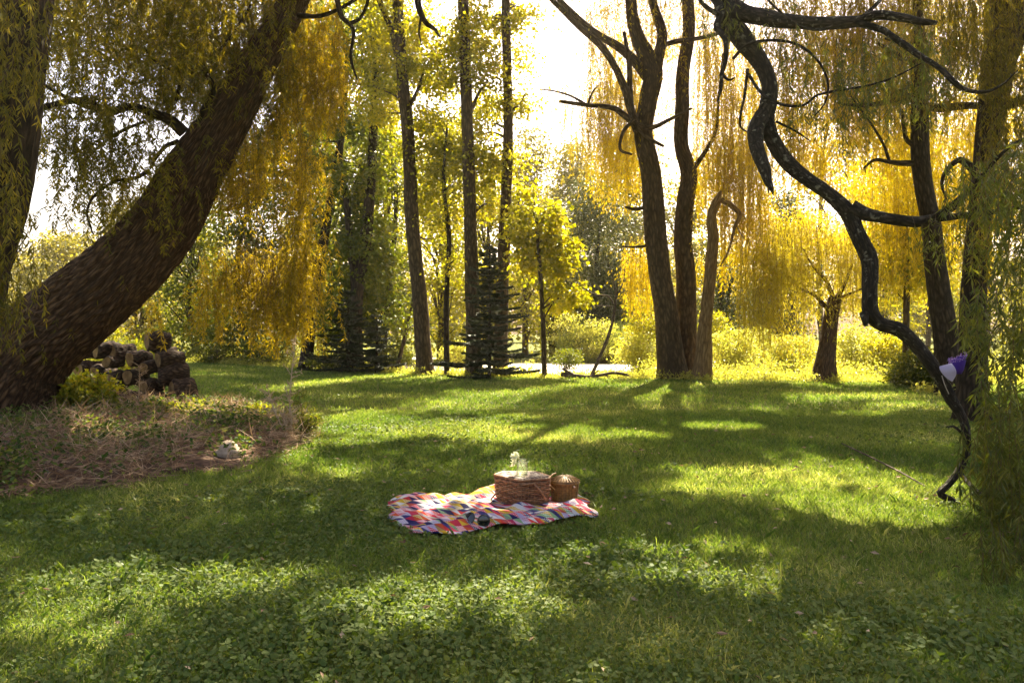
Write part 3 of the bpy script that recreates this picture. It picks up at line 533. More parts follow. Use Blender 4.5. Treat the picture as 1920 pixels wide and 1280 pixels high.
willow_tree('willow_tree', 'massive near black willow trunk at the upper right corner with a heavy overhanging crown',
    [[(1822, 775, DT, 28), (1824, 650, DT, 23), (1828, 500, DT, 20), (1838, 400, DT, 20), (1847, 310, DT, 20), (1860, 200, DT, 24), (1876, 100, DT, 28), (1888, 0, DT, 32), (1900, -150, DT, 28), (1900, -400, DT, 16)], [(1866, 190, DT, 12), (1905, 90, DT, 10), (1940, 0, DT, 9), (1970, -120, DT, 6)]],
    [(1780, 1960, -40, 210, DT - .9, 0.5, 240, 0.11, 0.018, 0.045), (1700, 1840, -40, 150, DT + .8, 0.6, 150, 0.11, 0.018, 0.055), (1830, 1960, 300, 560, DT - .8, 0.6, 120, 0.11, 0.018, 0.055), (1640, 1800, 60, 260, DT - .5, 0.5, 130, 0.11, 0.018, 0.05), (1840, 1960, 120, 420, DT - .9, 0.4, 120, 0.11, 0.018, 0.05)],
    [], M['olive'], M['bark_dark'], ridge=0.08, sides=40, limbs=[
        [[(1845, 215, DT - .2, 10), (1880, 200, DT - .2, 9), (1930, 185, DT - .2, 8), (1990, 170, DT - .2, 6)]],
        [[(1835, 330, DT - .2, 8), (1800, 300, DT - .4, 6), (1775, 320, DT - .4, 4), (1766, 345, DT - .4, 3), (1775, 375, DT - .4, 1.5)]]])
broad_tree('young_maple', 'thin straight brown trunked sapling between the small golden willow and the dark trunk', 'tree',
    [[(1699, 722, 21.5, 7), (1699, 620, 21.5, 6), (1700, 520, 21.5, 5), (1698, 420, 21.5, 4), (1694, 320, 21.5, 2)]],
    [(1690, 480, 22, 45, 90, 1.2, 40, 60), (1700, 360, 22, 40, 70, 1.2, 30, 60), (1660, 420, 22.4, 40, 60, 1.0, 26, 60)], M['poplar'], M['bark_grey'], 0.12, 0.08)

# --- the gnarled low willow reaching to the ground at right, its near curtain of leaves
def gnarled():
    A = [(1800, 947, 6.55, 4), (1785, 937, 6.58, 5.5), (1764, 925, 6.6, 6.5), (1778, 908, 6.62, 6.5), (1795, 886, 6.65, 6.5), (1812, 850, 6.7, 6.5), (1811, 810, 6.7, 7.5), (1804, 781, 6.75, 8), (1783, 747, 6.8, 10), (1762, 709, 6.85, 11), (1741, 675, 6.9, 12), (1711, 640, 7.0, 13), (1685, 617, 7.05, 14), (1650, 606, 7.1, 14), (1632, 587, 7.1, 15.5), (1631, 550, 7.1, 13.5), (1632, 515, 7.15, 14), (1628, 483, 7.2, 14.5), (1604, 431, 7.25, 14), (1590, 398, 7.3, 15), (1560, 368, 7.35, 13.5), (1518, 340, 7.4, 13), (1472, 299, 7.5, 13.5), (1446, 256, 7.55, 13), (1434, 222, 7.6, 17), (1440, 195, 7.6, 16.5), (1443, 160, 7.6, 15), (1422, 111, 7.7, 16), (1392, 75, 7.7, 18), (1362, 20, 7.8, 19), (1345, -60, 7.9, 21), (1330, -160, 8.0, 22)]
    d = 6.6; base = np.array([P(1798, 944, 6.6)[0], 6.6, 0.0]); root = empty('gnarled_willow', base, 'crooked lichen spotted willow snaking down to the ground beside its near leaf curtain', 'tree', 'trees round the lawn')
    mb = MB(); p, r = pts_px(A); tube(mb, p, r, 16, 260, 0, 0.05, 0.12, True, 5); mb.build('trunk', M['bark_lichen'], root, base)
    def limb(*chs, sides=10):
        mb = MB()
        for k, ch in enumerate(chs): p, r = pts_px(ch); tube(mb, p, r, sides, max(14, len(p) * 7), 0, 0.03, 0.09, True, k + int(ch[0][0]))
        return mb.build('limb', M['bark_lichen'], root, base)
    limb([(1596, 388, 7.25, 14), (1625, 402, 7.2, 13), (1655, 408, 7.1, 11), (1719, 416, 7.0, 10), (1752, 410, 6.9, 8), (1800, 405, 6.7, 6), (1860, 398, 6.4, 5), (1930, 385, 6.1, 3)])
    limb([(1432, 215, 7.6, 17), (1418, 240, 7.5, 15), (1417, 265, 7.4, 14), (1424, 290, 7.3, 14), (1434, 318, 7.2, 12), (1440, 340, 7.15, 8), (1446, 352, 7.1, 5), (1450, 366, 7.1, .8)], [(1436, 325, 7.18, 6), (1441, 350, 7.15, 3), (1441, 362, 7.12, .6)])
    limb([(1360, 0, 7.7, 17), (1390, 22, 7.5, 15), (1440, 35, 7.3, 15), (1500, 42, 7.1, 13), (1560, 44, 7.0, 12), (1610, 40, 6.9, 10), (1640, 29, 6.8, 9), (1690, 33, 6.7, 8), (1730, 42, 6.7, 7), (1756, 43, 6.7, 4)],
         [(1600, 42, 6.9, 7), (1650, 55, 6.8, 6), (1690, 80, 6.7, 6), (1725, 105, 6.6, 5.5), (1762, 128, 6.5, 5), (1790, 155, 6.4, 5), (1815, 170, 6.4, 4), (1850, 172, 6.3, 3), (1880, 158, 6.2, 2), (1910, 130, 6.1, 1.2)],
         [(1560, 50, 6.9, 3), (1540, 56, 6.9, 2.6), (1500, 50, 6.9, 2.2), (1460, 20, 6.9, 2), (1420, -20, 6.9, 2)], [(1610, 38, 6.9, 4), (1640, 12, 6.9, 3.5), (1660, -10, 6.9, 3)])
    limb([(1338, -10, 7.6, 10), (1352, 25, 7.5, 8), (1344, 50, 7.5, 6), (1360, 75, 7.4, 5), (1361, 110, 7.4, 4.5), (1353, 140, 7.4, 4), (1352, 170, 7.4, 2.5), (1345, 190, 7.4, 1.5)], [(1355, 140, 7.4, 3), (1366, 150, 7.4, 2.5), (1378, 146, 7.4, 1)], [(1352, 30, 7.5, 5), (1320, 10, 7.4, 4), (1300, -20, 7.4, 3)])
    limb([(1404, 140, 7.55, 3), (1420, 165, 7.4, 3), (1440, 185, 7.3, 3.2), (1475, 198, 7.2, 3), (1508, 197, 7.1, 2.4), (1530, 180, 7.0, 2.4), (1560, 172, 6.9, 2.4), (1620, 162, 6.8, 2), (1670, 148, 6.7, 2), (1735, 115, 6.6, 1.2)],
         [(1375, 110, 7.5, 3), (1400, 85, 7.3, 3), (1440, 76, 7.2, 2.8), (1490, 82, 7.1, 2.6), (1530, 110, 7.0, 2.4), (1551, 150, 7.0, 2.2), (1548, 190, 7.0, 1.8), (1524, 222, 7.0, 1)],
         [(1402, 130, 7.6, 3), (1396, 180, 7.5, 2.6), (1388, 220, 7.5, 2.4), (1390, 240, 7.5, 2), (1403, 248, 7.5, 1)], [(1455, 228, 7.5, 2.4), (1490, 245, 7.4, 2), (1520, 265, 7.4, 1)], sides=7)
    limb([(1620, 588, 7.05, 8), (1622, 602, 7.0, 6), (1624, 612, 7.0, 3)])
    limb([(1740, 412, 6.93, 6), (1765, 398, 6.8, 5), (1800, 370, 6.6, 4), (1840, 330, 6.2, 3.5), (1900, 270, 5.8, 3), (1960, 250, 5.5, 2)])
    limb([(1800, 885, 6.64, 4), (1815, 905, 6.5, 4), (1850, 930, 6.1, 4), (1900, 925, 5.8, 3.5), (1990, 900, 5.5, 3)], sides=7)
    limb([(1811, 820, 6.7, 3), (1790, 800, 6.5, 2.4), (1775, 800, 6.4, 1.4)], sides=6)
    lf = MB()
    def curtain(x0, x1, yt, yb, d, dd, n, L, W, sp, pw=1.0):
        x = x0 + (x1 - x0) * rng.random(n) ** pw; dv = d + rng.uniform(-dd, dd, n); yy = yt + (yb - yt) * rng.random(n) * 0.7
        # the curtain's edge follows the photo: it reaches further left lower down
        st = np.stack([(x - 960) / F * dv, dv, CH - (yy - HZ) / F * dv], -1); ln = np.maximum((yb - yy) / F * dv * rng.uniform(0.4, 1.0, n), 0.15)
        strands(lf, st, ln, sp, L, W, sway=0.22, twig=0.0022, spread=0.8)
    for (x0, x1, yt, yb, n) in ((1850, 2080, 250, 560, 70), (1818, 2080, 470, 700, 84), (1836, 2080, 560, 980, 130), (1805, 1900, 780, 1000, 36), (1850, 2080, 820, 1085, 100), (1795, 1850, 520, 650, 16)):
        curtain(x0, x1, yt, yb, 5.6, 0.8, n, 0.10, 0.0155, 0.019, 0.8)
    curtain(1690, 1850, 395, 520, 6.7, 0.3, 26, 0.085, 0.012, 0.022); curtain(1770, 1960, 270, 440, 5.9, 0.4, 70, 0.085, 0.012, 0.018)
    for (x0, x1, yt, yb, n, dq) in ((1460, 1800, 30, 190, 60, 7.0), (1560, 1760, 60, 250, 50, 6.8), (1480, 1560, 170, 280, 16, 7.1), (1310, 1500, -30, 90, 50, 7.5), (1560, 1660, 90, 330, 12, 7), (1530, 1570, 500, 640, 0, 7)):
        if n: curtain(x0, x1, yt, yb, dq, 0.3, n, 0.085, 0.012, 0.024)
    curtain(1840, 2080, 960, 1160, 4.9, 0.5, 110, 0.085, 0.013, 0.017)
    lf.build('crown', [M['green'], M['twig']], root, base)
gnarled()

# --- left: leaning willow and the dark trunk at the frame edge
def leaning():
    base = np.array([P(20, 770, 12.2)[0], 12.2, 0]); root = empty('leaning_willow', base, 'huge willow with furrowed brown bark leaning steeply right over the planting bed', 'tree', 'trees round the lawn')
    mb = MB()
    A = [(-40, 805, 12.2, 96), (5, 725, 12.2, 86), (50, 665, 12.2, 78), (108, 610, 12.1, 72), (210, 527, 12, 64), (288, 445, 12, 58), (350, 345, 12, 52), (392, 280, 12, 46), (432, 215, 12, 41), (476, 130, 12, 35), (520, 60, 12, 28), (552, 0, 12, 25), (590, -90, 12, 21), (640, -220, 12.2, 15), (680, -360, 12.5, 8)]
    p, r = pts_px(A); tube(mb, p, r, 170, 320, 0, 0.13, 0.07, True, 3, 0.05); mb.build('trunk', M['bark'], root, base)
    def limb(*chs):
        mb = MB()
        for k, ch in enumerate(chs): p, r = pts_px(ch); tube(mb, p, r, 9, max(14, len(p) * 7), 0, 0.03, 0.1, True, k + int(ch[0][0]))
        mb.build('limb', M['bark_dark'], root, base)
    limb([(345, 250, 11.9, 11), (320, 226, 11.8, 10), (285, 212, 11.6, 8), (245, 200, 11.4, 7), (200, 210, 11.2, 7), (165, 190, 11, 7), (130, 190, 10.8, 6), (75, 203, 10.5, 5)], [(205, 212, 11.2, 4), (160, 200, 11, 4), (110, 175, 10.8, 3.5), (75, 155, 10.5, 3)])
    limb([(370, 240, 11.8, 7), (385, 200, 11.7, 6), (400, 165, 11.6, 6), (375, 135, 11.4, 5), (345, 140, 11.4, 4), (330, 190, 11.4, 3)], [(360, 140, 11.5, 4), (330, 135, 11.4, 4), (295, 120, 11.3, 3), (270, 90, 11.3, 2)], [(400, 165, 11.6, 4), (390, 130, 11.5, 3), (440, 60, 11.4, 3), (470, 10, 11.4, 2)])
    limb([(335, 265, 11.9, 5), (310, 275, 11.8, 4), (290, 300, 11.7, 3), (285, 315, 11.7, 2)], [(272, 228, 11.6, 3), (230, 245, 11.4, 3), (180, 280, 11.3, 2.4), (150, 320, 11.2, 2), (142, 360, 11.2, 1.2)])
    limb([(278, 322, 11.8, 4), (250, 335, 11.6, 3.4), (215, 340, 11.5, 3), (175, 370, 11.4, 2.6), (163, 400, 11.3, 2), (175, 440, 11.3, 1.2)])
    limb([(560, 30, 11.8, 5), (600, 30, 11.5, 4), (640, 15, 11.2, 3.4), (680, -10, 11, 3)], [(600, -100, 11.5, 8), (625, -40, 11, 6), (640, 30, 10.8, 5), (662, 55, 10.8, 3.5), (658, 110, 10.8, 3), (670, 150, 10.8, 1.5)], [(655, 45, 10.8, 4), (675, 35, 10.8, 3), (690, 0, 10.8, 3), (695, -60, 10.8, 2)])
    limb([(700, -120, 11.3, 8), (770, -60, 10.6, 7), (787, 20, 10.4, 6), (800, 45, 10.4, 5), (815, 55, 10.4, 3.5), (825, 70, 10.4, 1.5)], [(790, 30, 10.4, 3), (786, 60, 10.4, 2), (790, 85, 10.4, 1)])
    lf = MB()
    # leafy crown across the top left, made of short hanging sprays
    for (x0, x1, yt, yb, d, dd, n) in ((90, 400, -60, 200, 11.2, 1.0, 420), (300, 580, -60, 230, 12.9, 0.5, 480), (300, 580, -60, 160, 11.3, 0.4, 70), (80, 260, 140, 330, 10.8, 0.6, 150), (100, 330, 230, 420, 11.6, 0.8, 120), (180, 300, 300, 440, 12.6, .5, 60), (80, 560, -80, 130, 12.9, 0.6, 620), (250, 520, 60, 240, 12.6, .6, 260)):
        x = rng.uniform(x0, x1, n); dv = d + rng.uniform(-dd, dd, n); yy = yt + (yb - yt) * rng.random(n) * 0.8
        st = np.stack([(x - 960) / F * dv, dv, CH - (yy - HZ) / F * dv], -1); strands(lf, st, rng.uniform(0.3, 0.8, n), 0.018, 0.11, 0.021, 0.75, twig=0.004, spread=1.1)
    # the curtain hanging right of the trunk, its sunlit yellow put into the leaf colour
    for (x0, x1, yt, yb, d, dd, n) in ((395, 600, 170, 420, 12.4, 0.5, 260), (400, 590, 330, 580, 12.5, 0.4, 200), (430, 590, 420, 660, 12.3, 0.3, 110), (480, 588, 360, 620, 12.0, 0.3, 120), (360, 460, 430, 640, 12.9, 0.4, 60), (520, 640, -20, 240, 12.6, .4, 240), (250, 300, 480, 650, 12.9, .2, 8)):
        x = rng.uniform(x0, x1, n); dv = d + rng.uniform(-dd, dd, n); yy = yt + (yb - yt) * rng.random(n) * 0.75
        st = np.stack([(x - 960) / F * dv, dv, CH - (yy - HZ) / F * dv], -1); ln = np.minimum((yb - yy) / F * dv * rng.uniform(0.5, 1.0, n), 1.6) + 0.1
        strands(lf, st, ln, 0.022, 0.10, 0.019, 0.35, twig=0.003, spread=1.1, mat_l=2)
    # sprigs growing on the trunk itself
    for k in range(34):
        t = rng.uniform(0.15, 0.8); c = np.array(smooth_path(*pts_px(A), 40)[0][int(t * 39)]); st = c + np.array([rng.normal() * 0.35, -0.42, rng.normal() * 0.25]); strands(lf, st[None].repeat(3, 0), rng.uniform(0.2, 0.6, 3), 0.02, 0.10, 0.016, 0.5, twig=0.004)
    lf.build('crown', [M['olive'], M['twig'], M['olive_lit']], root, base)
    return root, base
leaning_root, leaning_base = leaning()
def dark_left():
    d = 6.8; base = np.array([P(-140, 900, d)[0], d, 0]); root = empty('willow_tree', base, 'nearest dark willow trunk cut off by the left picture edge, with leafy shoots', 'tree', 'trees round the lawn')
    mb = MB(); p, r = pts_px([(-170, 960, d, 110), (-130, 700, d, 95), (-85, 500, d, 84), (-42, 380, d, 76), (-12, 250, d, 74), (4, 130, d, 73), (16, 0, d, 75), (20, -200, d, 70), (30, -500, d, 50)])
    tube(mb, p, r, 90, 200, 0, 0.08, 0.06, True, 9, 0.2); mb.build('trunk', M['bark_dark'], root, base)
    lf = MB()
    for (x0, x1, yt, yb, n, dq) in ((-60, 90, -60, 200, 110, 6.2), (-60, 40, 180, 420, 60, 6.2), (-20, 75, 380, 560, 30, 6.5), (-40, 40, 480, 640, 30, 6.6)):
        x = rng.uniform(x0, x1, n); dv = dq + rng.uniform(-.2, .2, n); yy = yt + (yb - yt) * rng.random(n) * 0.8
        st = np.stack([(x - 960) / F * dv, dv, CH - (yy - HZ) / F * dv], -1); strands(lf, st, rng.uniform(0.15, 0.5, n), 0.018, 0.085, 0.014, 0.4, twig=0.0025)
    lf.build('crown', [M['olive'], M['twig']], root, base)
dark_left()

# --- unseen crowns added above the frame to shade the lawn, parented to two willows
def shade_canopy(root, base, x0, x1, y0, y1, n, leaf, zlo=1.0, zhi=4.0):
    mb = MB(); ns = n // 60
    g = np.stack([rng.uniform(x0, x1, ns), rng.uniform(y0, y1, ns), np.zeros(ns)], -1)
    # lowest height at which the ray to the sun is above the picture
    ky = S[1] / S[2]; zmin = (1.95 + 0.43 * g[:, 1]) / (1 - 0.43 * ky); z = zmin + rng.uniform(zlo, zhi, ns)
    c = g + S[None] * (z / S[2])[:, None]
    k = np.repeat(np.arange(ns), 60); p = c[k] + rng.normal(size=(len(k), 3)) * np.array([0.42, 0.42, 0.3])
    x, y = pix(p); ok = prune(p, 0.985) & (y < -12)
    for (bx0, bx1, by0, by1, dd, pp) in ((400, 600, 330, 660, 12.4, .93), (1400, 1700, 60, 240, 7.0, .5), (60, 600, -80, 330, 11.7, .7), (1790, 1960, 240, 1000, 5.6, .25)):   # gaps through which the hanging twigs are lit
        q = p - S[None] * ((p[:, 1] - dd) / S[1])[:, None]; xx, yy = pix(q)
        ok &= ~((xx > bx0) & (xx < bx1) & (yy > by0) & (yy < by1) & (rng.random(len(p)) < pp) & (p[:, 1] > dd + 1))
    p = p[ok]
    add_leaves(mb, p, rng.normal(size=p.shape) * np.array([1, 1, 0.5]) + np.array([0, 0, -0.4]), 0.22 * rng.uniform(0.7, 1.2, len(p)), 0.10)
    return mb.build('shade_crown', leaf, root, base)
shade_canopy(leaning_root, leaning_base, -10, 0.6, 1.8, 13.5, 52000, M['olive'])
dt_root = [o for o in bpy.data.objects if o.get('label', '').startswith('massive near black')][0]
shade_canopy(dt_root, np.array(dt_root.location), 0.6, 9.5, 1.8, 13.5, 48000, M['olive'])

# --- background trees
def bg_tree(name, label, px, d, top, wpx, leaf, n=55, nl=60, L=0.22, W=0.16, low=0.25, trunk_r=0.14, sub=0.5, cat='tree', group='trees beyond the pond'):
    H = (HZ - top) / F * d + CH; X = (px - 960) / F * d; base = np.array([X, d, 0.0]); Wd = wpx / F * d
    root = empty(name, base, label, cat, group); mb = MB()
    tube(mb, [base + [0, 0, -.1], base + [rng.normal() * .2, 0, H * .4], base + [rng.normal() * .4, 0, H * .85]], [trunk_r * 1.3, trunk_r, 0.03], 8, 14, 0, 0, 0.08)
    lf = MB(); nc = 7
    if name == 'round_tree':
        nc = 0; broad_leaves(lf, base + [0, 0, H * 0.55], (Wd, Wd, H * 0.45), n, nl, sub, L, W, dopr=False, droop=0.2)
        broad_leaves(lf, base + [0.4, 0, H * 0.25], (Wd * .9, Wd * .8, H * 0.25), n // 2, nl, sub, L, W, dopr=False)
    for k in range(nc):
        t = low + (1 - low) * (k + 0.5) / nc; w = Wd * (math.sin(math.pi * min(0.93, 0.16 + 0.78 * (t - low) / (1 - low))) ** 0.7)
        c = base + np.array([rng.normal() * w * 0.2, rng.normal() * w * 0.2, H * t])
        cen = broad_leaves(lf, c, (w, w, H * (1 - low) / nc * 0.9), n // nc + 2, nl, sub, L, W, dopr=False)
        for q in cen[:4]: branch_to(mb, base + [0, 0, max(0.5, c[2] - 0.25 * H)], q, trunk_r * 0.4, 0.02, 0.1, 4, k)
    mb.build('trunk', M['bark_grey'], root, base); lf.build('crown', [leaf, M['twig']], root, base); return root
BG = [
    ('round_tree', 'round topped dark green tree with pale lit top behind the dead sapling', 1116, 41, 338, 72, 'oak', 150, 110, 0.15, 0.10, 0.05),
    ('oak_tree', 'dark green tree showing through the gap left of the small golden willow', 1475, 40, 372, 60, 'oak', 90, 80, 0.17, 0.12, 0.1),
    ('oak_tree', 'shaded dark tree low behind the broken snag', 1352, 34, 470, 40, 'oak', 60, 80, 0.15, 0.10, 0.05),
    ('poplar_tree', 'feathery grey green tree top just right of the slender poplar', 985, 42, 258, 48, 'far', 120, 60, 0.18, 0.13, 0.2),
    ('ash_tree', 'pale yellow green tree rising above the round dark tree', 1085, 55, 282, 80, 'far', 190, 70, 0.24, 0.16, 0.15),
    ('ash_tree', 'pale hazy tree behind the left side of the double trunked willow', 1190, 52, 262, 85, 'far', 190, 70, 0.24, 0.16, 0.15),
    ('ash_tree', 'bright yellow tree filling the gap between the two left poplar trunks', 825, 36, 240, 62, 'poplar', 110, 75, 0.16, 0.12, 0.08),
    ('ash_tree', 'bright yellow tree seen between the two right poplar trunks', 915, 38, 330, 50, 'poplar', 90, 75, 0.16, 0.12, 0.08),
    ('ash_tree', 'sunlit leafy tree behind the dense dark maple', 715, 39, -40, 80, 'poplar', 170, 75, 0.17, 0.13, 0.06),
    ('ash_tree', 'sunlit tree behind the slanting maple left of the forest', 600, 40, -30, 85, 'poplar', 170, 75, 0.17, 0.13, 0.06),
    ('ash_tree', 'green tree behind the yellow willow curtain near the log pile', 470, 34, 250, 90, 'maple', 150, 85, 0.16, 0.12, 0.03),
    ('ash_tree', 'dark green tree behind the log pile and leaning trunk', 370, 37, 370, 75, 'maple', 120, 80, 0.17, 0.12, 0.03),
    ('ash_tree', 'light green tree seen under the leaning trunk at far left', 255, 42, 400, 90, 'far', 110, 70, 0.20, 0.15, 0.03),
    ('ash_tree', 'hazy green tree between the two left trunks below the sky gap', 120, 55, 440, 95, 'far', 120, 70, 0.24, 0.17, 0.03),
    ('ash_tree', 'far pale tree at the left frame edge behind the near dark trunk', 10, 60, 470, 95, 'far', 110, 70, 0.26, 0.18, 0.03),
    ('ash_tree', 'yellow tree behind the right golden curtain and dark trunk', 1660, 49, 190, 110, 'poplar', 150, 75, 0.17, 0.13, 0.04),
    ('ash_tree', 'yellow green tree at the right frame edge behind the near leaf curtain', 1850, 47, 140, 120, 'poplar', 150, 80, 0.17, 0.13, 0.04),
    ('ash_tree', 'very tall pale tree behind the dark willow trunk with crooked side branches', 1740, 57, -40, 110, 'poplar', 150, 75, 0.22, 0.16, 0.1),
    ('ash_tree', 'tall pale tree behind the crooked willow trunk', 1540, 52, 60, 110, 'far', 120, 70, 0.22, 0.16, 0.1),
    ('ash_tree', 'yellow green tree between the willow trunks and the broken snag', 1290, 44, 330, 60, 'far', 80, 70, 0.2, 0.15, 0.08),
    ('ash_tree', 'small sunlit tree left of the round dark tree', 1035, 40, 420, 40, 'poplar', 60, 70, 0.16, 0.12, 0.04),
]
for (nm, lb, px, d, top, w, lf_, n, nl, L, W, low) in BG: bg_tree(nm, lb, px, d, top, w, M[lf_], n, nl, L, W, low)
# the distant woods
mb = MB()
for k in range(46):
    x = -120 + 240 * (k + rng.random()) / 46; d = rng.uniform(78, 100); H = rng.uniform(7, 11.5) + (3 if abs(x) > 30 else 0)
    broad_leaves(mb, (x, d, H * 0.5), (4.5, 3, H * 0.52), 50, 34, 1.1, 0.6, 0.45, dopr=False)
tag(mb.build('far_woods', M['far']), 'pale continuous woods closing the view far behind the pond', 'woods', kind='stuff')

# --- undergrowth beyond the lawn edge
def shrub(label, px, py, d, wpx, hpx, leaf, n, nl=45, L=0.09, W=0.06, name='shrub', sub=0.16, group='shrubs along the far lawn edge', cat='shrub'):
    base = np.array([(px - 960) / F * d, d, 0.0]); H = hpx / F * d; Wd = wpx / F * d; root = empty(name, base, label, cat, group)
    lf = MB(); st = MB(); cen = broad_leaves(lf, base + [0, 0, H * 0.5], (Wd, Wd * 0.7, H * 0.5), n, nl, sub, L, W, 0.1, dopr=False)
    for q in cen[::2]: branch_to(st, base + [rng.normal() * .1 * Wd, rng.normal() * .1, -0.02], q, 0.012, 0.004, 0.05, 4, 1)
    st.build('stem', M['twig'], root, base); lf.build('leaves', [leaf, M['twig']], root, base); return root
for lb, px, py, d, w, h, lf_, n in (
    ('pale bushy shrub left of the dead sapling', 1075, 690, 33.5, 45, 95, 'herb', 60), ('rounded light shrub behind the dead sapling', 1130, 690, 33, 45, 85, 'herb', 60),
    ('small dark shrub on the pale pond bank', 1062, 680, 28.5, 24, 36, 'maple', 24), ('bright shrub left of the willow trunks', 1195, 700, 26, 38, 72, 'herb', 50),
    ('pale flowering shrub right of the broken snag', 1372, 700, 25.5, 42, 90, 'herb', 70), ('tall light shrub right of the snag, further back', 1420, 700, 28, 50, 85, 'herb', 70),
    ('yellow green shrub left of the small willow trunk', 1485, 712, 25, 42, 80, 'herb', 70), ('sunlit shrub right of the small willow trunk', 1610, 712, 25, 50, 95, 'herb', 80),
    ('green shrub beside the thin brown sapling', 1665, 716, 24, 40, 80, 'poplar', 70), ('dark shrub at the foot of the dark right trunk', 1735, 722, 19.5, 55, 70, 'maple', 80),
    ('low dark shrub under the near leaf curtain', 1700, 722, 20.2, 30, 40, 'maple', 40), ('yellow shrub behind the snag foot', 1335, 700, 29, 40, 110, 'poplar', 60),
    ('golden shrub left of the double trunked willow', 1205, 690, 27, 30, 150, 'poplar', 70), ('low dark shrub at the foot of the shaded maples', 620, 694, 27, 45, 36, 'maple', 40),
    ('dark leafy shrub between spruce and thick poplar', 735, 698, 28.5, 45, 45, 'maple', 40), ('dark shrub at the left end of the forest edge', 500, 685, 31, 60, 70, 'maple', 70),
    ('broad shaded shrub behind the log pile', 400, 680, 33, 60, 80, 'maple', 70), ('light green shrub under the leaning trunk behind the logs', 250, 690, 24, 70, 75, 'weed', 80),
    ('sunlit shrub far left behind the leaning trunk', 175, 680, 30, 60, 110, 'poplar', 60), ('small pale shrub between the poplar trunks', 860, 690, 29, 28, 50, 'herb', 40)):
    shrub(lb, px, py, d, w, h, M[lf_], n)
# herbs, stuff
mb = MB(); n = 5200
x = rng.uniform(-22, 22, n); y = edge_y(x) + 0.1 + rng.exponential(3.0, n); hh = rng.uniform(0.08, 0.5, n) * np.clip((y - edge_y(x)) / 1.6, 0.3, 1.6)
inp = np.zeros(n, bool)
for (c, rx, ry) in POND: inp |= (((x - c[0]) / rx) ** 2 + ((y - c[1] - .3) / ry) ** 2) < 0.95
pxx = 960 + x / y * F; clr = (pxx > 1010) & (pxx < 1195) & (y < 32); hh = np.where(clr, hh * .35, hh)
ok = (~inp | (rng.random(n) < 0.02)) & (y < 46) & (~clr | (rng.random(n) < .45)); x, y, hh = x[ok], y[ok], hh[ok]
for tx, ty, td, tn in ((1262, 703, TW, 26), (1290, 700, TW + .3, 24), (1318, 698, 22.6, 22), (1545, 716, 21.6, 22), (797, 701, 25, 12), (890, 706, 24, 12), (937, 703, 25, 10), (664, 697, 27, 12), (1782, 722, RT, 16)):
    aa = rng.uniform(0, 6.28, tn); rr_ = rng.uniform(.35, .75, tn); x = np.r_[x, (tx - 960) / F * td + rr_ * np.cos(aa)]; y = np.r_[y, td + rr_ * np.sin(aa)]; hh = np.r_[hh, rng.uniform(.06, .28, tn)]
k = np.repeat(np.arange(len(x)), 26); p = np.stack([x[k] + rng.normal(size=len(k)) * 0.16, y[k] + rng.normal(size=len(k)) * 0.16, hh[k] * rng.random(len(k))], -1)
add_leaves(mb, p, rng.normal(size=p.shape) + np.array([0, 0, 0.5]), rng.uniform(0.06, 0.14, len(k)), rng.uniform(0.02, 0.06, len(k)), 0, np.clip(rng.random(len(x))[k] * 0.6 + rng.random(len(k)) * 0.4, 0, 1))
tag(mb.build('undergrowth', M['herb']), 'sunlit tangle of low herbs beyond the far lawn edge', 'undergrowth', kind='stuff')
mb = MB(); n = 1500; x = rng.uniform(1050, 1200, n); d = rng.uniform(33, 36, n); b = np.stack([(x - 960) / F * d, d, 0 * d], -1)
add_leaves(mb, b, np.stack([rng.normal(size=n) * .16, rng.normal(size=n) * .16, np.ones(n)], -1), rng.uniform(1.0, 2.0, n), 0.035, 0)
tag(mb.build('reeds', M['reed']), 'stand of upright green reeds behind the pale pond bank', 'reeds', kind='stuff')

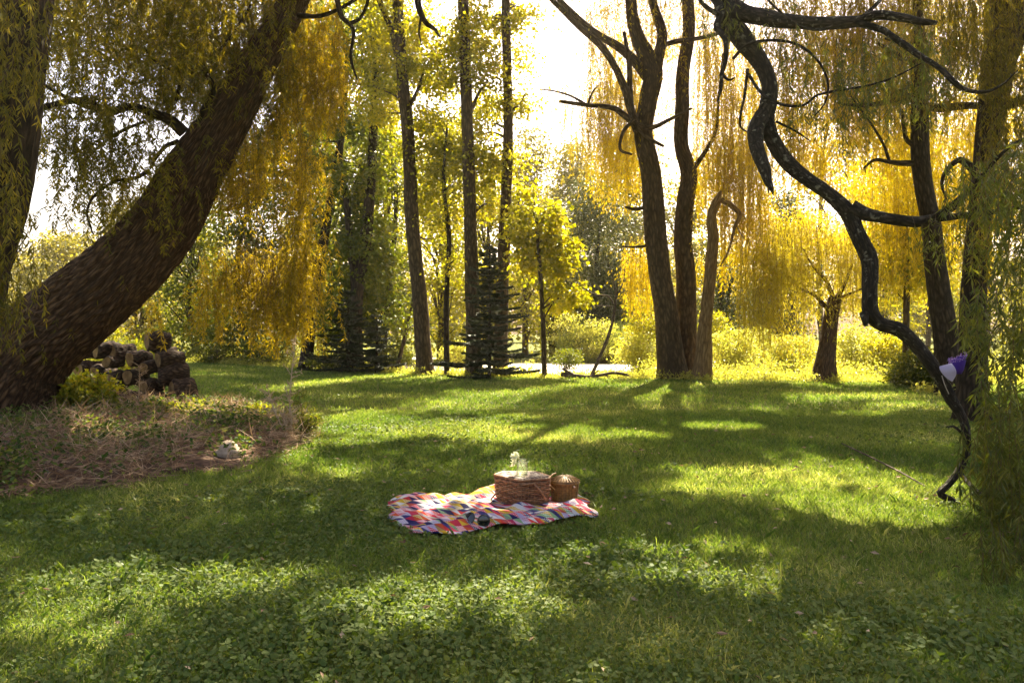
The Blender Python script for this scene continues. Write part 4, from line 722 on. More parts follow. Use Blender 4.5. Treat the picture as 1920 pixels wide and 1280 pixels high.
# --- dead sapling and driftwood
def dead_things():
    d = 23.2; base = G(1110, 709) * [1, 1, 0]; base = np.array([P(1110, 700, d)[0], d, 0]); root = empty('dead_sapling', base, 'leaning bare dead sapling with twiggy top beside the fallen branches', 'tree', 'trees round the lawn'); mb = MB()
    for ch in ([(1108, 706, d, 3.5), (1122, 675, d, 3.2), (1137, 640, d, 3), (1148, 605, d, 2.8), (1155, 560, d, 2), (1158, 530, d, 1)], [(1152, 572, d, 1.6), (1140, 555, d, 1.5), (1115, 552, d, 1.3), (1083, 532, d, .8)], [(1115, 552, d, 1), (1112, 535, d, .5)], [(1152, 575, d, 1.2), (1130, 573, d, 1), (1105, 574, d, .6)], [(1154, 560, d, 1.2), (1168, 530, d, 1), (1172, 500, d, .6)], [(1155, 560, d, 1.2), (1150, 525, d, 1), (1135, 475, d, .6)], [(1156, 548, d, 1), (1178, 545, d, .6)]):
        p, r = pts_px(ch); tube(mb, p, r, 6, len(p) * 5, 0, 0, 0.1)
    mb.build('trunk', M['dead'], root, base)
    b2 = np.array([P(1100, 708, d)[0], d - .2, 0]); mb = MB(); d = d - .2
    for ch in ([(1052, 701, d, 5), (1075, 705, d, 5.5), (1098, 708, d, 5), (1112, 709, d, 3.5)], [(1055, 690, d, 3), (1066, 698, d, 3.4), (1082, 706, d, 3)], [(1090, 706, d, 3.5), (1110, 706, d, 3.5), (1132, 702, d, 3), (1150, 699, d, 3), (1172, 702, d, 2.5), (1188, 708, d, 1.5)], [(1100, 709, d, 2), (1115, 700, d, 1.5), (1124, 692, d, .8)], [(1130, 703, d, 2), (1150, 708, d, 2), (1165, 707, d, 1)]):
        p, r = pts_px(ch); tube(mb, p, r, 8, len(p) * 6, 0, 0.04, 0.12)
    tag(mb.build('fallen_branch', M['dead'], None, b2), 'forked dead branch lying on the lawn edge by the pale pond bank', 'branch')
    mb = MB(); q = [G(1578, 838) + [0, 0, .05], G(1600, 852) + [0, 0, .07], G(1645, 873) + [0, 0, .06], G(1690, 897) + [0, 0, .06], G(1735, 917) + [0, 0, .03]]
    tube(mb, q, [0.006, 0.009, 0.010, 0.010, 0.006], 7, 40, 0, 0, 0.1)
    tag(mb.build('stick', M['dead'], None, q[2]), 'long thin dead stick lying across the sunlit grass at right', 'stick')
dead_things()

# ------------------------------------------------------------------ planting bed: straw, weeds, rocks, logs
mb = MB(); n = 60000; x = rng.uniform(-10, -2.2, n); y = rng.uniform(6, 15, n); bd = polydist(x, y, BED); ok = inpoly(x, y, BED) | (bd < .18 * rng.random(n)); tf = 0.5 + 0.5 * np.sin(x * 3.1 + 1.5 * np.sin(y * 2.2)) * np.sin(y * 2.7 + x); ok &= (rng.random(n) < 0.3 + 0.8 * tf) & (np.hypot(x + 3.18, (y - 8.5) * .8) > .36); x, y = x[ok], y[ok]; n = len(x)
tuft = np.clip(0.5 + 0.5 * np.sin(x * 3.1 + 1.5 * np.sin(y * 2.2)) * np.sin(y * 2.7 + x), 0, 1)
p = np.stack([x, y, np.maximum(bed_h(x, y), 0) + rng.uniform(0, 0.16, n) * (0.25 + tuft ** 2)], -1)
add_leaves(mb, p, rng.normal(size=p.shape) * np.array([1, 1, 0.45]) + np.array([0, 0, 0.15]), rng.uniform(0.10, 0.40, n), rng.uniform(0.004, 0.012, n), 0, np.clip(rng.random(n) * .75 + .25 * tuft, 0, 1))
tag(mb.build('dry_grass', M['straw']), 'tangled brown dead grass and straw covering the planting bed', 'dry grass', kind='stuff')
mb = MB(); n = 4200; x = rng.uniform(-10, -2.2, n); y = rng.uniform(6, 15, n); ok = inpoly(x, y, BED) & (rng.random(n) < 0.25 + 0.6 * (np.sin(x * 2.3 + y) * np.sin(y * 1.9) > 0.25)); x, y = x[ok], y[ok]
k = np.repeat(np.arange(len(x)), 9); p = np.stack([x[k] + rng.normal(size=len(k)) * .08, y[k] + rng.normal(size=len(k)) * .08, bed_h(x, y)[k] + rng.uniform(0.02, 0.22, len(k))], -1)
add_leaves(mb, p, rng.normal(size=p.shape) * np.array([1, 1, .5]), rng.uniform(0.04, 0.09, len(k)), rng.uniform(0.03, 0.05, len(k)))
tag(mb.build('bed_weeds', M['clover']), 'low green weeds scattered through the straw of the planting bed', 'weeds', kind='stuff')
for lb, px, py, d, w, h, n in (('bright yellow green leafy weed clump under the leaning trunk', 175, 775, 12.6, 50, 85, 60), ('green weed clump at the foot of the leaning trunk', 110, 770, 12.9, 50, 75, 55), ('low lime green weed between log pile and straw', 330, 770, 12.9, 60, 22, 30), ('small lime weed near the tall dry stalk', 490, 780, 12.2, 40, 26, 24)):
    shrub(lb, px, py, d, w, h, M['weed'], n, 40, 0.085, 0.055, 'leafy_weed', 0.10, 'weeds in the planting bed', 'weed')
def stalk(name, label, px, d, top, leafm, leafy):
    base = np.array([(px - 960) / F * d, d, 0.05]); H = (HZ - top) / F * d + CH; root = empty(name, base, label, 'weed', 'weeds in the planting bed'); mb = MB(); lf = MB()
    for s in range(5 if leafy else 4):
        h = H * (1 if s == 0 else rng.uniform(.35, .6)); e = base + np.array([rng.normal() * .12 - (0 if leafy else .06 * s), rng.normal() * .06, h]); m = (base + e) / 2 + rng.normal(size=3) * .03
        tube(mb, [base + rng.normal(size=3) * [.04, .04, 0], m, e], [.007, .005, .002] if leafy else [.011, .009, .004], 5, 12, 0, 0, .05)
        for k in range(22 if leafy else 15):
            t = rng.uniform(.2, 1); q = base + (e - base) * t + (m - (base + e) / 2) * 4 * t * (1 - t); a = rng.uniform(0, 6.28); l = rng.uniform(.06, .2) * (1.2 - t * .6) * (1 if leafy else 1.35); q2 = q + np.array([math.cos(a) * l, math.sin(a) * l, l * rng.uniform(.1, .8)])
            tube(mb, [q, (q + q2) / 2 + [0, 0, .01], q2], [.006, .005, .003] if not leafy else [.003, .002, .001], 4, 4, 0, 0, 0, False)
            pp = q + (q2 - q) * rng.random((9, 1)); add_leaves(lf, pp, rng.normal(size=(9, 3)) + [0, 0, -.3 if leafy else .3], rng.uniform(.02, .06, 9) * (1.6 if leafy else 1), .012 if leafy else .017)
    mb.build('stem', leafm if not leafy else M['twig'], root, base); lf.build('leaves', leafm, root, base)
stalk('tall_weed', 'tall pale dried weed stalk at the right tip of the planting bed', 548, 10.4, 640, M['pale_straw'], False)
stalk('tall_weed', 'green leafy weed just right of the pale dried stalk', 574, 10.1, 735, M['maple'], True)
stalk('tall_weed', 'thin dry twiggy weed in front of the log pile', 258, 12.6, 690, M['straw'], False)

def rock(name, label, c, rx, ry, rz, material, seed, flat=1.0):
    g = np.random.default_rng(seed); nu, nv = 28, 18; u = np.linspace(0, 2 * math.pi, nu, endpoint=False); w = np.linspace(0, math.pi, nv); U, W_ = np.meshgrid(u, w)
    dr = np.stack([np.sin(W_) * np.cos(U), np.sin(W_) * np.sin(U), np.cos(W_)], -1); f = np.ones(U.shape)
    for k in range(7): v = g.normal(size=3) * (1 + k * .5); f += 0.09 / (1 + k * .35) * np.sin(dr @ v * 2 + g.uniform(0, 6))
    v = (dr * f[..., None] * np.array([rx, ry, rz])).reshape(-1, 3) + np.asarray(c); mb = MB(); i = (np.arange(nv - 1) * nu)[:, None]; j = np.arange(nu)[None]; jn = (j + 1) % nu
    mb.add(v, np.stack([i + j, i + nu + j, i + nu + jn, i + jn], -1).reshape(-1, 4)); return tag(mb.build(name, material, None, np.array([c[0], c[1], 0.0])), label, 'rock', 'rocks edging the planting bed')
stone = noise_mat('tan_stone', [(0.3, (0.28, 0.20, 0.14)), (0.55, (0.50, 0.38, 0.28)), (0.75, (0.62, 0.50, 0.38))], 14, 8, 0.4, 0.01)
slate = noise_mat('grey_stone', [(0.3, (0.07, 0.06, 0.055)), (0.7, (0.22, 0.19, 0.17))], 12, 8, 0.4, 0.01)
g = G(426, 868); rock('rock', 'rounded tan boulder at the right front of the planting bed', g + [-.02, 0.1, 0.10], 0.15, 0.13, 0.125, stone, 1)
g = G(65, 908); rock('rock', 'long flat grey slab on the left front of the planting bed', g + [0, 0.1, 0.05], 0.22, 0.14, 0.065, slate, 2)
g = G(-5, 915); rock('rock', 'brown slab at the left picture edge beside the grey slab', g + [0.1, 0.1, 0.04], 0.16, 0.12, 0.055, stone, 3)
g = G(385, 872); rock('rock', 'low flat tan stone left of the rounded boulder', g + [0, 0.1, 0.03], 0.12, 0.10, 0.05, stone, 4)
g = G(168, 906); rock('rock', 'small tan stone right of the grey slab', g + [0, 0.05, 0.03], 0.06, 0.06, 0.04, stone, 5)
g = G(540, 806); rock('rock', 'pale stone under the tall dried weed stalk', g + [0, 0.1, 0.07], 0.13, 0.12, 0.08, stone, 6)

cut = noise_mat('cut_wood', [(0.3, (0.12, 0.07, 0.03)), (0.6, (0.29, 0.175, 0.075)), (0.75, (0.42, 0.28, 0.13))], 7, 5, 0.3, 0.01)
def log(px, py, d, rpx, length, yaw, label, pitch=0.0):
    c = P(px, py, d); r = rpx / F * d; ax = np.array([math.cos(yaw) * math.cos(pitch), math.sin(yaw) * math.cos(pitch), math.sin(pitch)]); mb = MB()
    L2 = length / 2; e = r * 0.06
    pts = [c - ax * L2, c - ax * (L2 - e), c + rng.normal(size=3) * r * .05, c + ax * (L2 - e), c + ax * L2]; p, rr, u = smooth_path(pts, [r * .84, r * 1.0, r * 1.10, r * .98, r * .74], 16); sides = 28
    T = ax; n1 = unit(np.cross(T, [0, 0, 1])); n2 = np.cross(T, n1); a = np.linspace(0, 6.2832, sides, endpoint=False); g = np.random.default_rng(int(px * 7 + py))
    f = 1 + 0.09 * np.sin(2 * a + g.uniform(0, 6)) + 0.06 * np.sin(3 * a + g.uniform(0, 6)) + 0.035 * np.sin(9 * a + g.uniform(0, 6))
    f = f[None] * (1 + 0.09 * np.sin(u[:, None] / L2 * 4 + 2 * a[None] + g.uniform(0, 6)) + 0.03 * np.sin(u[:, None] / L2 * 9 - 3 * a[None]))
    v = p[:, None] + (rr[:, None] * f)[..., None] * (np.cos(a)[None, :, None] * n1 + np.sin(a)[None, :, None] * n2)
    tcv = np.stack([np.broadcast_to(np.cos(a) * r, (16, sides)), np.broadcast_to(np.sin(a) * r, (16, sides)), np.broadcast_to(u[:, None] + px, (16, sides))], -1)
    i = (np.arange(15) * sides)[:, None]; j = np.arange(sides)[None]; jn = (j + 1) % sides
    mb.add(v.reshape(-1, 3), np.stack([i + j, i + jn, i + sides + jn, i + sides + j], -1).reshape(-1, 4), 0, tcv.reshape(-1, 3))
    for kk in (0, 15):
        cc = np.concatenate([v[kk] * .98 + p[kk] * .02, p[kk][None]]); jj = np.arange(sides); mb.add(cc, np.stack([jj, (jj + 1) % sides, np.full(sides, sides)], -1), 1)
    return tag(mb.build('log', [M['bark_log'], cut], None, c), label, 'log', 'cut logs in the woodpile')
D = 15.4
for a in ((297, 640, D, 17, .44, .75, 'thick bark covered log, topmost of the woodpile'), (320, 674, D, 16, .5, .8, 'log with round pale cut end, second from the top at the right of the woodpile'),
          (326, 704, D, 20, .58, .45, 'knobbly swollen log, third from the top at the right end of the woodpile'), (344, 733, D - .1, 21, .46, .75, 'fat furrowed log, lowest at the right end of the woodpile'),
          (286, 722, D - .1, 13, .5, 1.25, 'log with an orange brown cut end facing out beside the lowest right log'), (288, 688, D, 12, .5, 1.15, 'log with a tan cut end left of the knobbly log'),
          (262, 672, D, 13, .5, 1.2, 'shaded log with its end out near the top middle of the woodpile'), (203, 657, D, 15, .5, .9, 'round log jutting from the top left of the woodpile'),
          (232, 660, D + .1, 13, .5, 1.1, 'black knobbed log on the top middle of the woodpile'), (214, 678, D - .1, 11, .45, 1.4, 'log with a pale split end under the jutting round log'),
          (172, 660, D + .3, 12, .5, .8, 'small pinkish log at the upper left of the woodpile'), (300, 748, D - .1, 14, .5, 1.2, 'dark log on the ground left of the lowest fat log'),
          (263, 748, D, 15, .5, 1.3, 'dark log on the ground in the middle of the woodpile'), (228, 746, D, 15, .5, 1.3, 'shaded bottom log behind the yellow weeds'),
          (256, 705, D, 14, .5, 1.3, 'dark log in the middle of the woodpile under the shaded end'), (226, 712, D, 14, .5, 1.25, 'dark log in the middle left of the woodpile'),
          (195, 700, D + .1, 15, .5, 1.2, 'dark log at the left of the woodpile above the weeds'), (168, 692, D + .2, 15, .5, 1.1, 'leftmost dark log under the leaning trunk'),
          (190, 738, D + .1, 15, .5, 1.2, 'bottom log at the left of the woodpile hidden by weeds'), (312, 660, D + .1, 9, .4, .7, 'reddish split log wedged under the topmost log'),
          (158, 728, D + .2, 16, .5, 1.2, 'bottom leftmost log under the leaning trunk')):
    log(*a)

# ------------------------------------------------------------------ the picnic
def quilt_mat():
    m, nt, out = mat('patchwork'); tc = N(nt, 'ShaderNodeAttribute', attribute_name='tc'); sx = N(nt, 'ShaderNodeSeparateXYZ'); nt.links.new(tc.outputs['Vector'], sx.inputs[0])
    def mth(op, a, b=None, c=None):
        n = N(nt, 'ShaderNodeMath', operation=op)
        for k, q in enumerate((a, b, c)):
            if q is None: continue
            if isinstance(q, (int, float)): n.inputs[k].default_value = q
            else: nt.links.new(q, n.inputs[k])
        return n.outputs[0]
    u = mth('MULTIPLY', sx.outputs[0], 19.0); v = mth('MULTIPLY', sx.outputs[1], 11.0); s = mth('MULTIPLY_ADD', v, 0.5, u)
    fs, fv = mth('FRACT', s), mth('FRACT', v); tri = mth('GREATER_THAN', mth('ADD', fs, fv), 1.0)
    cmb = N(nt, 'ShaderNodeCombineXYZ'); nt.links.new(mth('FLOOR', s), cmb.inputs[0]); nt.links.new(mth('FLOOR', v), cmb.inputs[1]); nt.links.new(mth('MULTIPLY', tri, 7.0), cmb.inputs[2])
    wn_ = N(nt, 'ShaderNodeTexWhiteNoise'); nt.links.new(cmb.outputs[0], wn_.inputs[0])
    cols = [(0.62, 0.58, 0.56), (0.50, 0.03, 0.035), (0.022, 0.018, 0.085), (0.58, 0.34, 0.015), (0.62, 0.36, 0.42), (0.55, 0.085, 0.025), (0.05, 0.045, 0.16), (0.50, 0.025, 0.06), (0.24, 0.38, 0.18), (0.60, 0.05, 0.10), (0.62, 0.40, 0.03), (0.42, 0.34, 0.48), (0.016, 0.014, 0.07)]
    c = ramp(nt, wn_.outputs['Value'], [(k / len(cols), q) for k, q in enumerate(cols)], 'CONSTANT')
    # small prints: dots on some patches
    sep = N(nt, 'ShaderNodeSeparateColor'); nt.links.new(wn_.outputs['Color'], sep.inputs[0])
    du = mth('SUBTRACT', mth('FRACT', mth('MULTIPLY', s, 4.0)), 0.5); dv = mth('SUBTRACT', mth('FRACT', mth('MULTIPLY', v, 4.0)), 0.5)
    dot = mth('LESS_THAN', mth('ADD', mth('MULTIPLY', du, du), mth('MULTIPLY', dv, dv)), 0.07)
    pick = mth('MULTIPLY', dot, mth('GREATER_THAN', sep.outputs[1], 0.62))
    stripe = mth('MULTIPLY', mth('GREATER_THAN', mth('FRACT', mth('MULTIPLY', mth('ADD', s, v), 3.0)), 0.6), mth('LESS_THAN', sep.outputs[1], 0.14))
    mk = mth('MAXIMUM', pick, stripe)
    mx = N(nt, 'ShaderNodeMix', data_type='RGBA'); nt.links.new(mk, mx.inputs[0]); nt.links.new(c, mx.inputs[6])
    c2 = ramp(nt, sep.outputs[2], [(0, (0.75, 0.72, 0.70)), (0.7, (0.06, 0.05, 0.16))], 'CONSTANT'); nt.links.new(c2, mx.inputs[7])
    p = N(nt, 'ShaderNodeBsdfPrincipled'); p.inputs['Roughness'].default_value = 0.85; p.inputs['Specular IOR Level'].default_value = 0.2; nt.links.new(mx.outputs[2], p.inputs['Base Color'])
    t = N(nt, 'ShaderNodeBsdfTranslucent'); nt.links.new(mx.outputs[2], t.inputs[0]); ms = N(nt, 'ShaderNodeMixShader'); ms.inputs[0].default_value = 0.2; nt.links.new(p.outputs[0], ms.inputs[1]); nt.links.new(t.outputs[0], ms.inputs[2])
    nt.links.new(ms.outputs[0], out.inputs[0]); return m
BC = np.array([0.075, 6.48])     # big basket centre
SCN = np.array([0.445, 6.56])    # small basket centre
def blanket_xy(u, v):
    fl, fr, br, bl = np.array([-0.70, 5.46]), np.array([0.66, 6.06]), np.array([0.62, 6.74]), np.array([-1.00, 6.78])
    u_, v_ = u[..., None], v[..., None]
    p = (1 - u_) * (1 - v_) * fl + u_ * (1 - v_) * fr + u_ * v_ * br + (1 - u_) * v_ * bl
    # wavy edges: left notch, bulge at the back, scalloped front
    p[..., 0] += -0.13 * np.sin(np.pi * v) * (1 - u) ** 3 + 0.03 * np.sin(v * 14) * (1 - u) ** 4 + 0.03 * np.sin(v * 11) * u ** 4
    p[..., 1] += 0.16 * np.exp(-((u - 0.50) / 0.10) ** 2) * v ** 2 + 0.045 * np.sin(u * 15 + 1) * (1 - v) ** 3 + 0.04 * np.sin(u * 13) * v ** 4
    return p
def blanket_z(x, y):
    w = 0.015 * np.sin(9 * x + 5 * y + 1.5 * np.sin(4 * y)) + 0.016 * np.sin(13 * y - 6 * x + 1.2 * np.sin(7 * x)) + 0.012 * np.sin(23 * x + 17 * y) + 0.008 * np.sin(31 * y - 12 * x + 2 * np.sin(9 * x)) + 0.012 * np.abs(np.sin(7 * x - 11 * y + 2 * np.sin(3 * x)))
    w += 0.05 * np.exp(-((x + 0.12) / 0.22) ** 2 - ((y - 6.86) / 0.07) ** 2)                 # bunched fold behind, left of the basket
    w += 0.055 * np.exp(-((x - 0.02 - 0.5 * (y - 6.2)) / 0.10) ** 2 - ((y - 6.24) / 0.06) ** 2) # ridge before the basket
    w += 0.035 * np.exp(-((x - 0.42) / 0.3) ** 2 - ((y - 6.36) / 0.05) ** 2)
    w += 0.012 * np.exp(-((x + 0.75) / 0.15) ** 2 - ((y - 6.45) / 0.1) ** 2)
    flat = np.maximum(np.exp(-(((x - BC[0]) / 0.27) ** 4 + ((y - BC[1]) / 0.23) ** 4)), np.exp(-(((x - SCN[0]) / 0.15) ** 4 + ((y - SCN[1]) / 0.14) ** 4)))
    return (0.045 + w) * (1 - flat) + 0.022 * flat
u, v = np.meshgrid(np.linspace(0, 1, 130), np.linspace(0, 1, 90)); q = blanket_xy(u, v); z = blanket_z(q[..., 0], q[..., 1])
ed = np.minimum(np.minimum(u, 1 - u), np.minimum(v, 1 - v)); z = z * np.clip(0.35 + ed * 9, 0, 1) + 0.012
v3 = np.concatenate([q, z[..., None]], -1).reshape(-1, 3); i = (np.arange(89) * 130)[:, None]; j = np.arange(129)[None]
mb = MB(); mb.add(v3, np.stack([i + j, i + j + 1, i + 131 + j, i + 130 + j], -1).reshape(-1, 4), 0, np.stack([q[..., 0] * .97 + q[..., 1] * .22 + 9, q[..., 1] * 1.02 - q[..., 0] * .22 + z * 0.8 + 9, 0 * u], -1).reshape(-1, 3))
bl = mb.build('picnic_blanket', quilt_mat(), None, np.array([-0.1, 6.2, 0.0])); sol = bl.modifiers.new('thick', 'SOLIDIFY'); sol.thickness = 0.007; sol.offset = 1
tag(bl, 'crumpled patchwork quilt of red, navy, yellow and white patches on the lawn', 'blanket')

def wick_mat(name, dark, mid, light):
    m, nt, out = mat(name); g = N(nt, 'ShaderNodeAttribute', attribute_name='rnd'); tc = N(nt, 'ShaderNodeTexCoord'); n1 = N(nt, 'ShaderNodeTexNoise'); n1.inputs['Scale'].default_value = 45; nt.links.new(tc.outputs['Object'], n1.inputs[0])
    ad = N(nt, 'ShaderNodeMath', operation='MULTIPLY_ADD'); ad.inputs[1].default_value = 0.4; nt.links.new(g.outputs['Fac'], ad.inputs[0]); nt.links.new(n1.outputs[0], ad.inputs[2])
    c = ramp(nt, ad.outputs[0], [(0.12, tuple(q * .25 for q in dark)), (0.34, dark), (0.6, mid), (0.95, light)]); p = N(nt, 'ShaderNodeBsdfPrincipled'); p.inputs['Roughness'].default_value = 0.45; p.inputs['Specular IOR Level'].default_value = 0.5; nt.links.new(c, p.inputs['Base Color']); nt.links.new(p.outputs[0], out.inputs[0]); return m
W1 = wick_mat('red_brown_wicker', (0.045, 0.016, 0.006), (0.16, 0.062, 0.020), (0.36, 0.17, 0.07))
WL = wick_mat('lid_wicker', (0.035, 0.014, 0.010), (0.105, 0.050, 0.036), (0.19, 0.10, 0.072))
W2 = wick_mat('honey_wicker', (0.09, 0.036, 0.006), (0.20, 0.088, 0.014), (0.34, 0.17, 0.035))
def perimeter(poly, n, rnd=0.05):
    """closed outline with rounded corners, n samples"""
    P_ = np.asarray(poly, float); out = []
    for k in range(len(P_)):
        a, b, c = P_[k - 1], P_[k], P_[(k + 1) % len(P_)]; p0 = b + unit(a - b) * rnd; p1 = b + unit(c - b) * rnd; t = np.linspace(0, 1, 8)[:, None]; out.append((1 - t) ** 2 * p0 + 2 * t * (1 - t) * b + t ** 2 * p1)
    o = np.concatenate(out); o = np.vstack([o, o[:1]]); s = np.concatenate([[0], np.cumsum(np.linalg.norm(np.diff(o, axis=0), axis=1))]); u = np.linspace(0, s[-1], n, endpoint=False)
    return np.stack([np.interp(u, s, o[:, 0]), np.interp(u, s, o[:, 1])], -1)
def ring_tube(mb, pts, r, sides=6, rnd=0.5):
    n = len(pts); T = unit(np.roll(pts, -1, 0) - np.roll(pts, 1, 0)); B = np.broadcast_to([0, 0, 1.0], T.shape); Nn = unit(np.cross(T, B)); B = np.cross(Nn, T); a = np.arange(sides) * 6.2832 / sides
    v = pts[:, None] + r * (np.cos(a)[None, :, None] * Nn[:, None] + np.sin(a)[None, :, None] * B[:, None]); i = (np.arange(n) * sides)[:, None]; i2 = (((np.arange(n) + 1) % n) * sides)[:, None]; j = np.arange(sides)[None]; jn = (j + 1) % sides
    mb.add(v.reshape(-1, 3), np.stack([i + j, i + jn, i2 + jn, i2 + j], -1).reshape(-1, 4), 0, None, np.full(n * sides, rnd))
def woven(poly, c, H, rows, staves, taper, r, mats, root, base, z0, bulge=0.0, name='body', vertical=False, nz=1.0):
    """basket wall woven of real strands round upright staves, with a floor"""
    n = staves * 6; out = perimeter(poly, n, 0.025); T = unit(np.roll(out, -1, 0) - np.roll(out, 1, 0)); nor = np.stack([T[:, 1], -T[:, 0]], -1); mb = MB(); ph = np.arange(n) / n * staves * math.pi
    for k in range(rows):
        t = (k + .5) / rows; sc_ = taper + (1 - taper) * t + bulge * math.sin(math.pi * t); off = np.sin(ph + math.pi * (k % 2)) * r * nz
        xy = c + (out - c) * sc_ + nor * off[:, None]; pts = np.concatenate([xy, np.full((n, 1), z0 + H * t)], 1); ring_tube(mb, pts, H / rows * 0.43, 6, 0.25 + 0.75 * rng.random())
    for k in range(staves):
        q = out[(k * 6 + 3) % n]
        pts = [np.array([*(c + (q - c) * (taper + (1 - taper) * t + bulge * math.sin(math.pi * t))), z0 + H * t]) for t in (0, .33, .66, 1)]
        tube(mb, pts, [r * (1.5 if vertical else .8)] * 4, 6, 8, 0, 0, 0, False)
    # liner stops see-through; near black, painting shade into the weave's gaps
    rings = [np.concatenate([c + (out - c) * (taper + (1 - taper) * t + bulge * math.sin(math.pi * t)) * 0.985, np.full((n, 1), z0 + H * t)], 1) for t in (0.01, .5, .98)]
    vv = np.concatenate(rings + [np.array([[*c, z0 + .004]])]); j = np.arange(n); jn = (j + 1) % n
    mb.add(vv, np.concatenate([np.stack([j + k * n, jn + k * n, jn + (k + 1) * n, j + (k + 1) * n], -1) for k in (0, 1)]), 0, None, np.full(len(vv), -.6)); mb.add(vv, np.stack([j, jn, np.full(n, 3 * n)], -1), 0, None, np.full(len(vv), -.6))
    return mb.build(name, mats, root, base), out
def plate(mb, out, z, th, weave=None):
    n = len(out); c = out.mean(0); v = np.concatenate([np.c_[out, np.full(n, z)], np.c_[out, np.full(n, z + th)], [[*c, z], [*c, z + th]]]); j = np.arange(n); jn = (j + 1) % n
    mb.add(v, np.stack([j, jn, n + jn, n + j], -1), 0, None, np.full(len(v), .5), False); mb.add(v, np.stack([n + j, n + jn, np.full(n, 2 * n + 1)], -1), 0, None, np.full(len(v), .5), False)
def big_basket():
    poly = np.array([(0.066, 6.285), (0.30, 6.37), (0.315, 6.46), (0.21, 6.66), (-0.075, 6.67), (-0.148, 6.53)]); c = poly.mean(0); z0 = 0.042; H = 0.205; base = np.array([*c, z0])
    root = empty('picnic_basket', base, 'large red brown wicker picnic basket with flat lid on the quilt', 'basket', 'wicker picnic baskets')
    _, out = woven(poly, c, H, 13, 22, 0.94, 0.0055, W1, root, base, z0, 0.02, nz=1.3)
    zt = z0 + H; lid = MB(); o2 = c + (out - c) * 1.01; plate(lid, o2, zt, 0.016)
    # woven lid surface: crossing strips
    cx, cyv = c
    for ax in (0, 1):
        for t in np.arange(-0.24, 0.241, 0.012):
            s = np.linspace(-0.3, 0.3, 60); pt = np.stack([cx + (t + 0 * s if ax else s), cyv + (s if ax else t + 0 * s)], -1); ins = inpoly(pt[:, 0], pt[:, 1], c + (out - c) * .97)
            if ins.sum() < 4: continue
            q = pt[ins]; run = (q[:, 1] - cyv) if ax else (q[:, 0] - cx); pts = np.c_[q, zt + .0165 + 0.0022 * np.sin(run / 0.012 * math.pi + (math.pi if int(round(t / .012)) % 2 else 0) + (0 if ax else math.pi))]
            tube(lid, pts[::2] if len(pts) > 8 else pts, [.0046] * len(pts[::2] if len(pts) > 8 else pts), 4, len(pts), 0, 0, 0, False, int(rng.integers(99)))
    lo = lid.build('lid', WL, root, base)
    rim = MB(); ring_tube(rim, np.c_[c + (out - c) * 1.02, np.full(len(out), zt + .012)], .011, 8, .55); ring_tube(rim, np.c_[c + (out - c) * 1.025, np.full(len(out), zt - .012)], .009, 8, .25); ring_tube(rim, np.c_[c + (out - c) * .975, np.full(len(out), z0 + .008)], .009, 8, .2); rim.build('rim', W1, root, base)
    h = MB(); a = np.array([0.075, 6.272, zt - .02]); b = np.array([0.178, 6.302, zt - .012]); e = np.array([0.275, 6.318, z0 + .06]); tube(h, [a, (a + b) / 2, b], [.007] * 3, 8, 10, 0, 0, 0, True); tube(h, [b, (b + e) / 2 + [.01, -.014, 0], e], [.0085] * 3, 8, 12); h.build('handle', W1, root, base)
    h = MB(); a = np.array([-0.085, 6.395, z0 + .13]); e = np.array([-0.172, 6.37, z0 + .05]); tube(h, [a, (a + e) / 2 + [-.01, -.01, 0], e], [.007] * 3, 8, 12); h.build('handle', W1, root, base)
    return zt + .021
ZL = big_basket()
def small_basket():
    a = np.linspace(0, 2 * math.pi, 24, endpoint=False); c = SCN; poly = np.stack([c[0] + .122 * np.cos(a), c[1] + .098 * np.sin(a)], -1); z0 = 0.042; H = 0.155; base = np.array([*c, z0])
    root = empty('picnic_basket', base, 'small honey coloured wicker basket with domed lid beside the large one', 'basket', 'wicker picnic baskets')
    woven(poly, c, H, 24, 30, 0.85, 0.003, W2, root, base, z0, 0, vertical=True, nz=1.2)
    zt = z0 + H; lid = MB(); n = 60; th = np.linspace(0, 2 * math.pi, n, endpoint=False); prof = [(1.04, 0), (1.05, .010), (.95, .018), (.7, .036), (.4, .050), (.12, .057), (0.001, .058)]
    vv = np.concatenate([np.c_[c[0] + .124 * s * np.cos(th), c[1] + .10 * s * np.sin(th), np.full(n, zt + h)] for s, h in prof]); f = []
    j = np.arange(n); jn = (j + 1) % n
    for k in range(len(prof) - 1): f.append(np.stack([k * n + j, k * n + jn, (k + 1) * n + jn, (k + 1) * n + j], -1))
    lid.add(vv, np.concatenate(f), 0, None, np.full(len(vv), .35))
    for k in range(26):
        t = k / 26 * 6.2832; pts = [np.array([c[0] + .124 * s * math.cos(t), c[1] + .10 * s * math.sin(t), zt + h + .003]) for s, h in prof[1:6]]; tube(lid, pts, [.0045, .004, .0035, .003, .002], 5, 10, 0, 0, 0, False, k)
    lid.build('lid', W2, root, base)
    rim = MB(); o = perimeter(poly, 90, .01); ring_tube(rim, np.c_[c + (o - c) * 1.04, np.full(90, zt - .004)], .008, 8, .6); ring_tube(rim, np.c_[c + (o - c) * .86, np.full(90, z0 + .008)], .007, 8, .3); rim.build('rim', W2, root, base)
    h = MB(); p = [(-.085, -.09, -.05), (-.125, -.085, -.01), (-.13, -.06, .035), (-.105, -.02, .062), (-.07, .02, .07)]; tube(h, [np.array([c[0], c[1], zt]) + np.array(q) for q in p], [.008] * 5, 8, 24); h.build('handle', W2, root, base)
    pg = MB(); q = np.array([c[0] + .072, c[1] - .088, zt - .022]); tube(pg, [q, q + [.006, -.02, 0]], [.008, .007], 8, 4); pg.build('latch_peg', noise_mat('pale_peg', [(0, (.5, .42, .3)), (1, (.65, .56, .42))], 20, 2, 0), root, base)
small_basket()

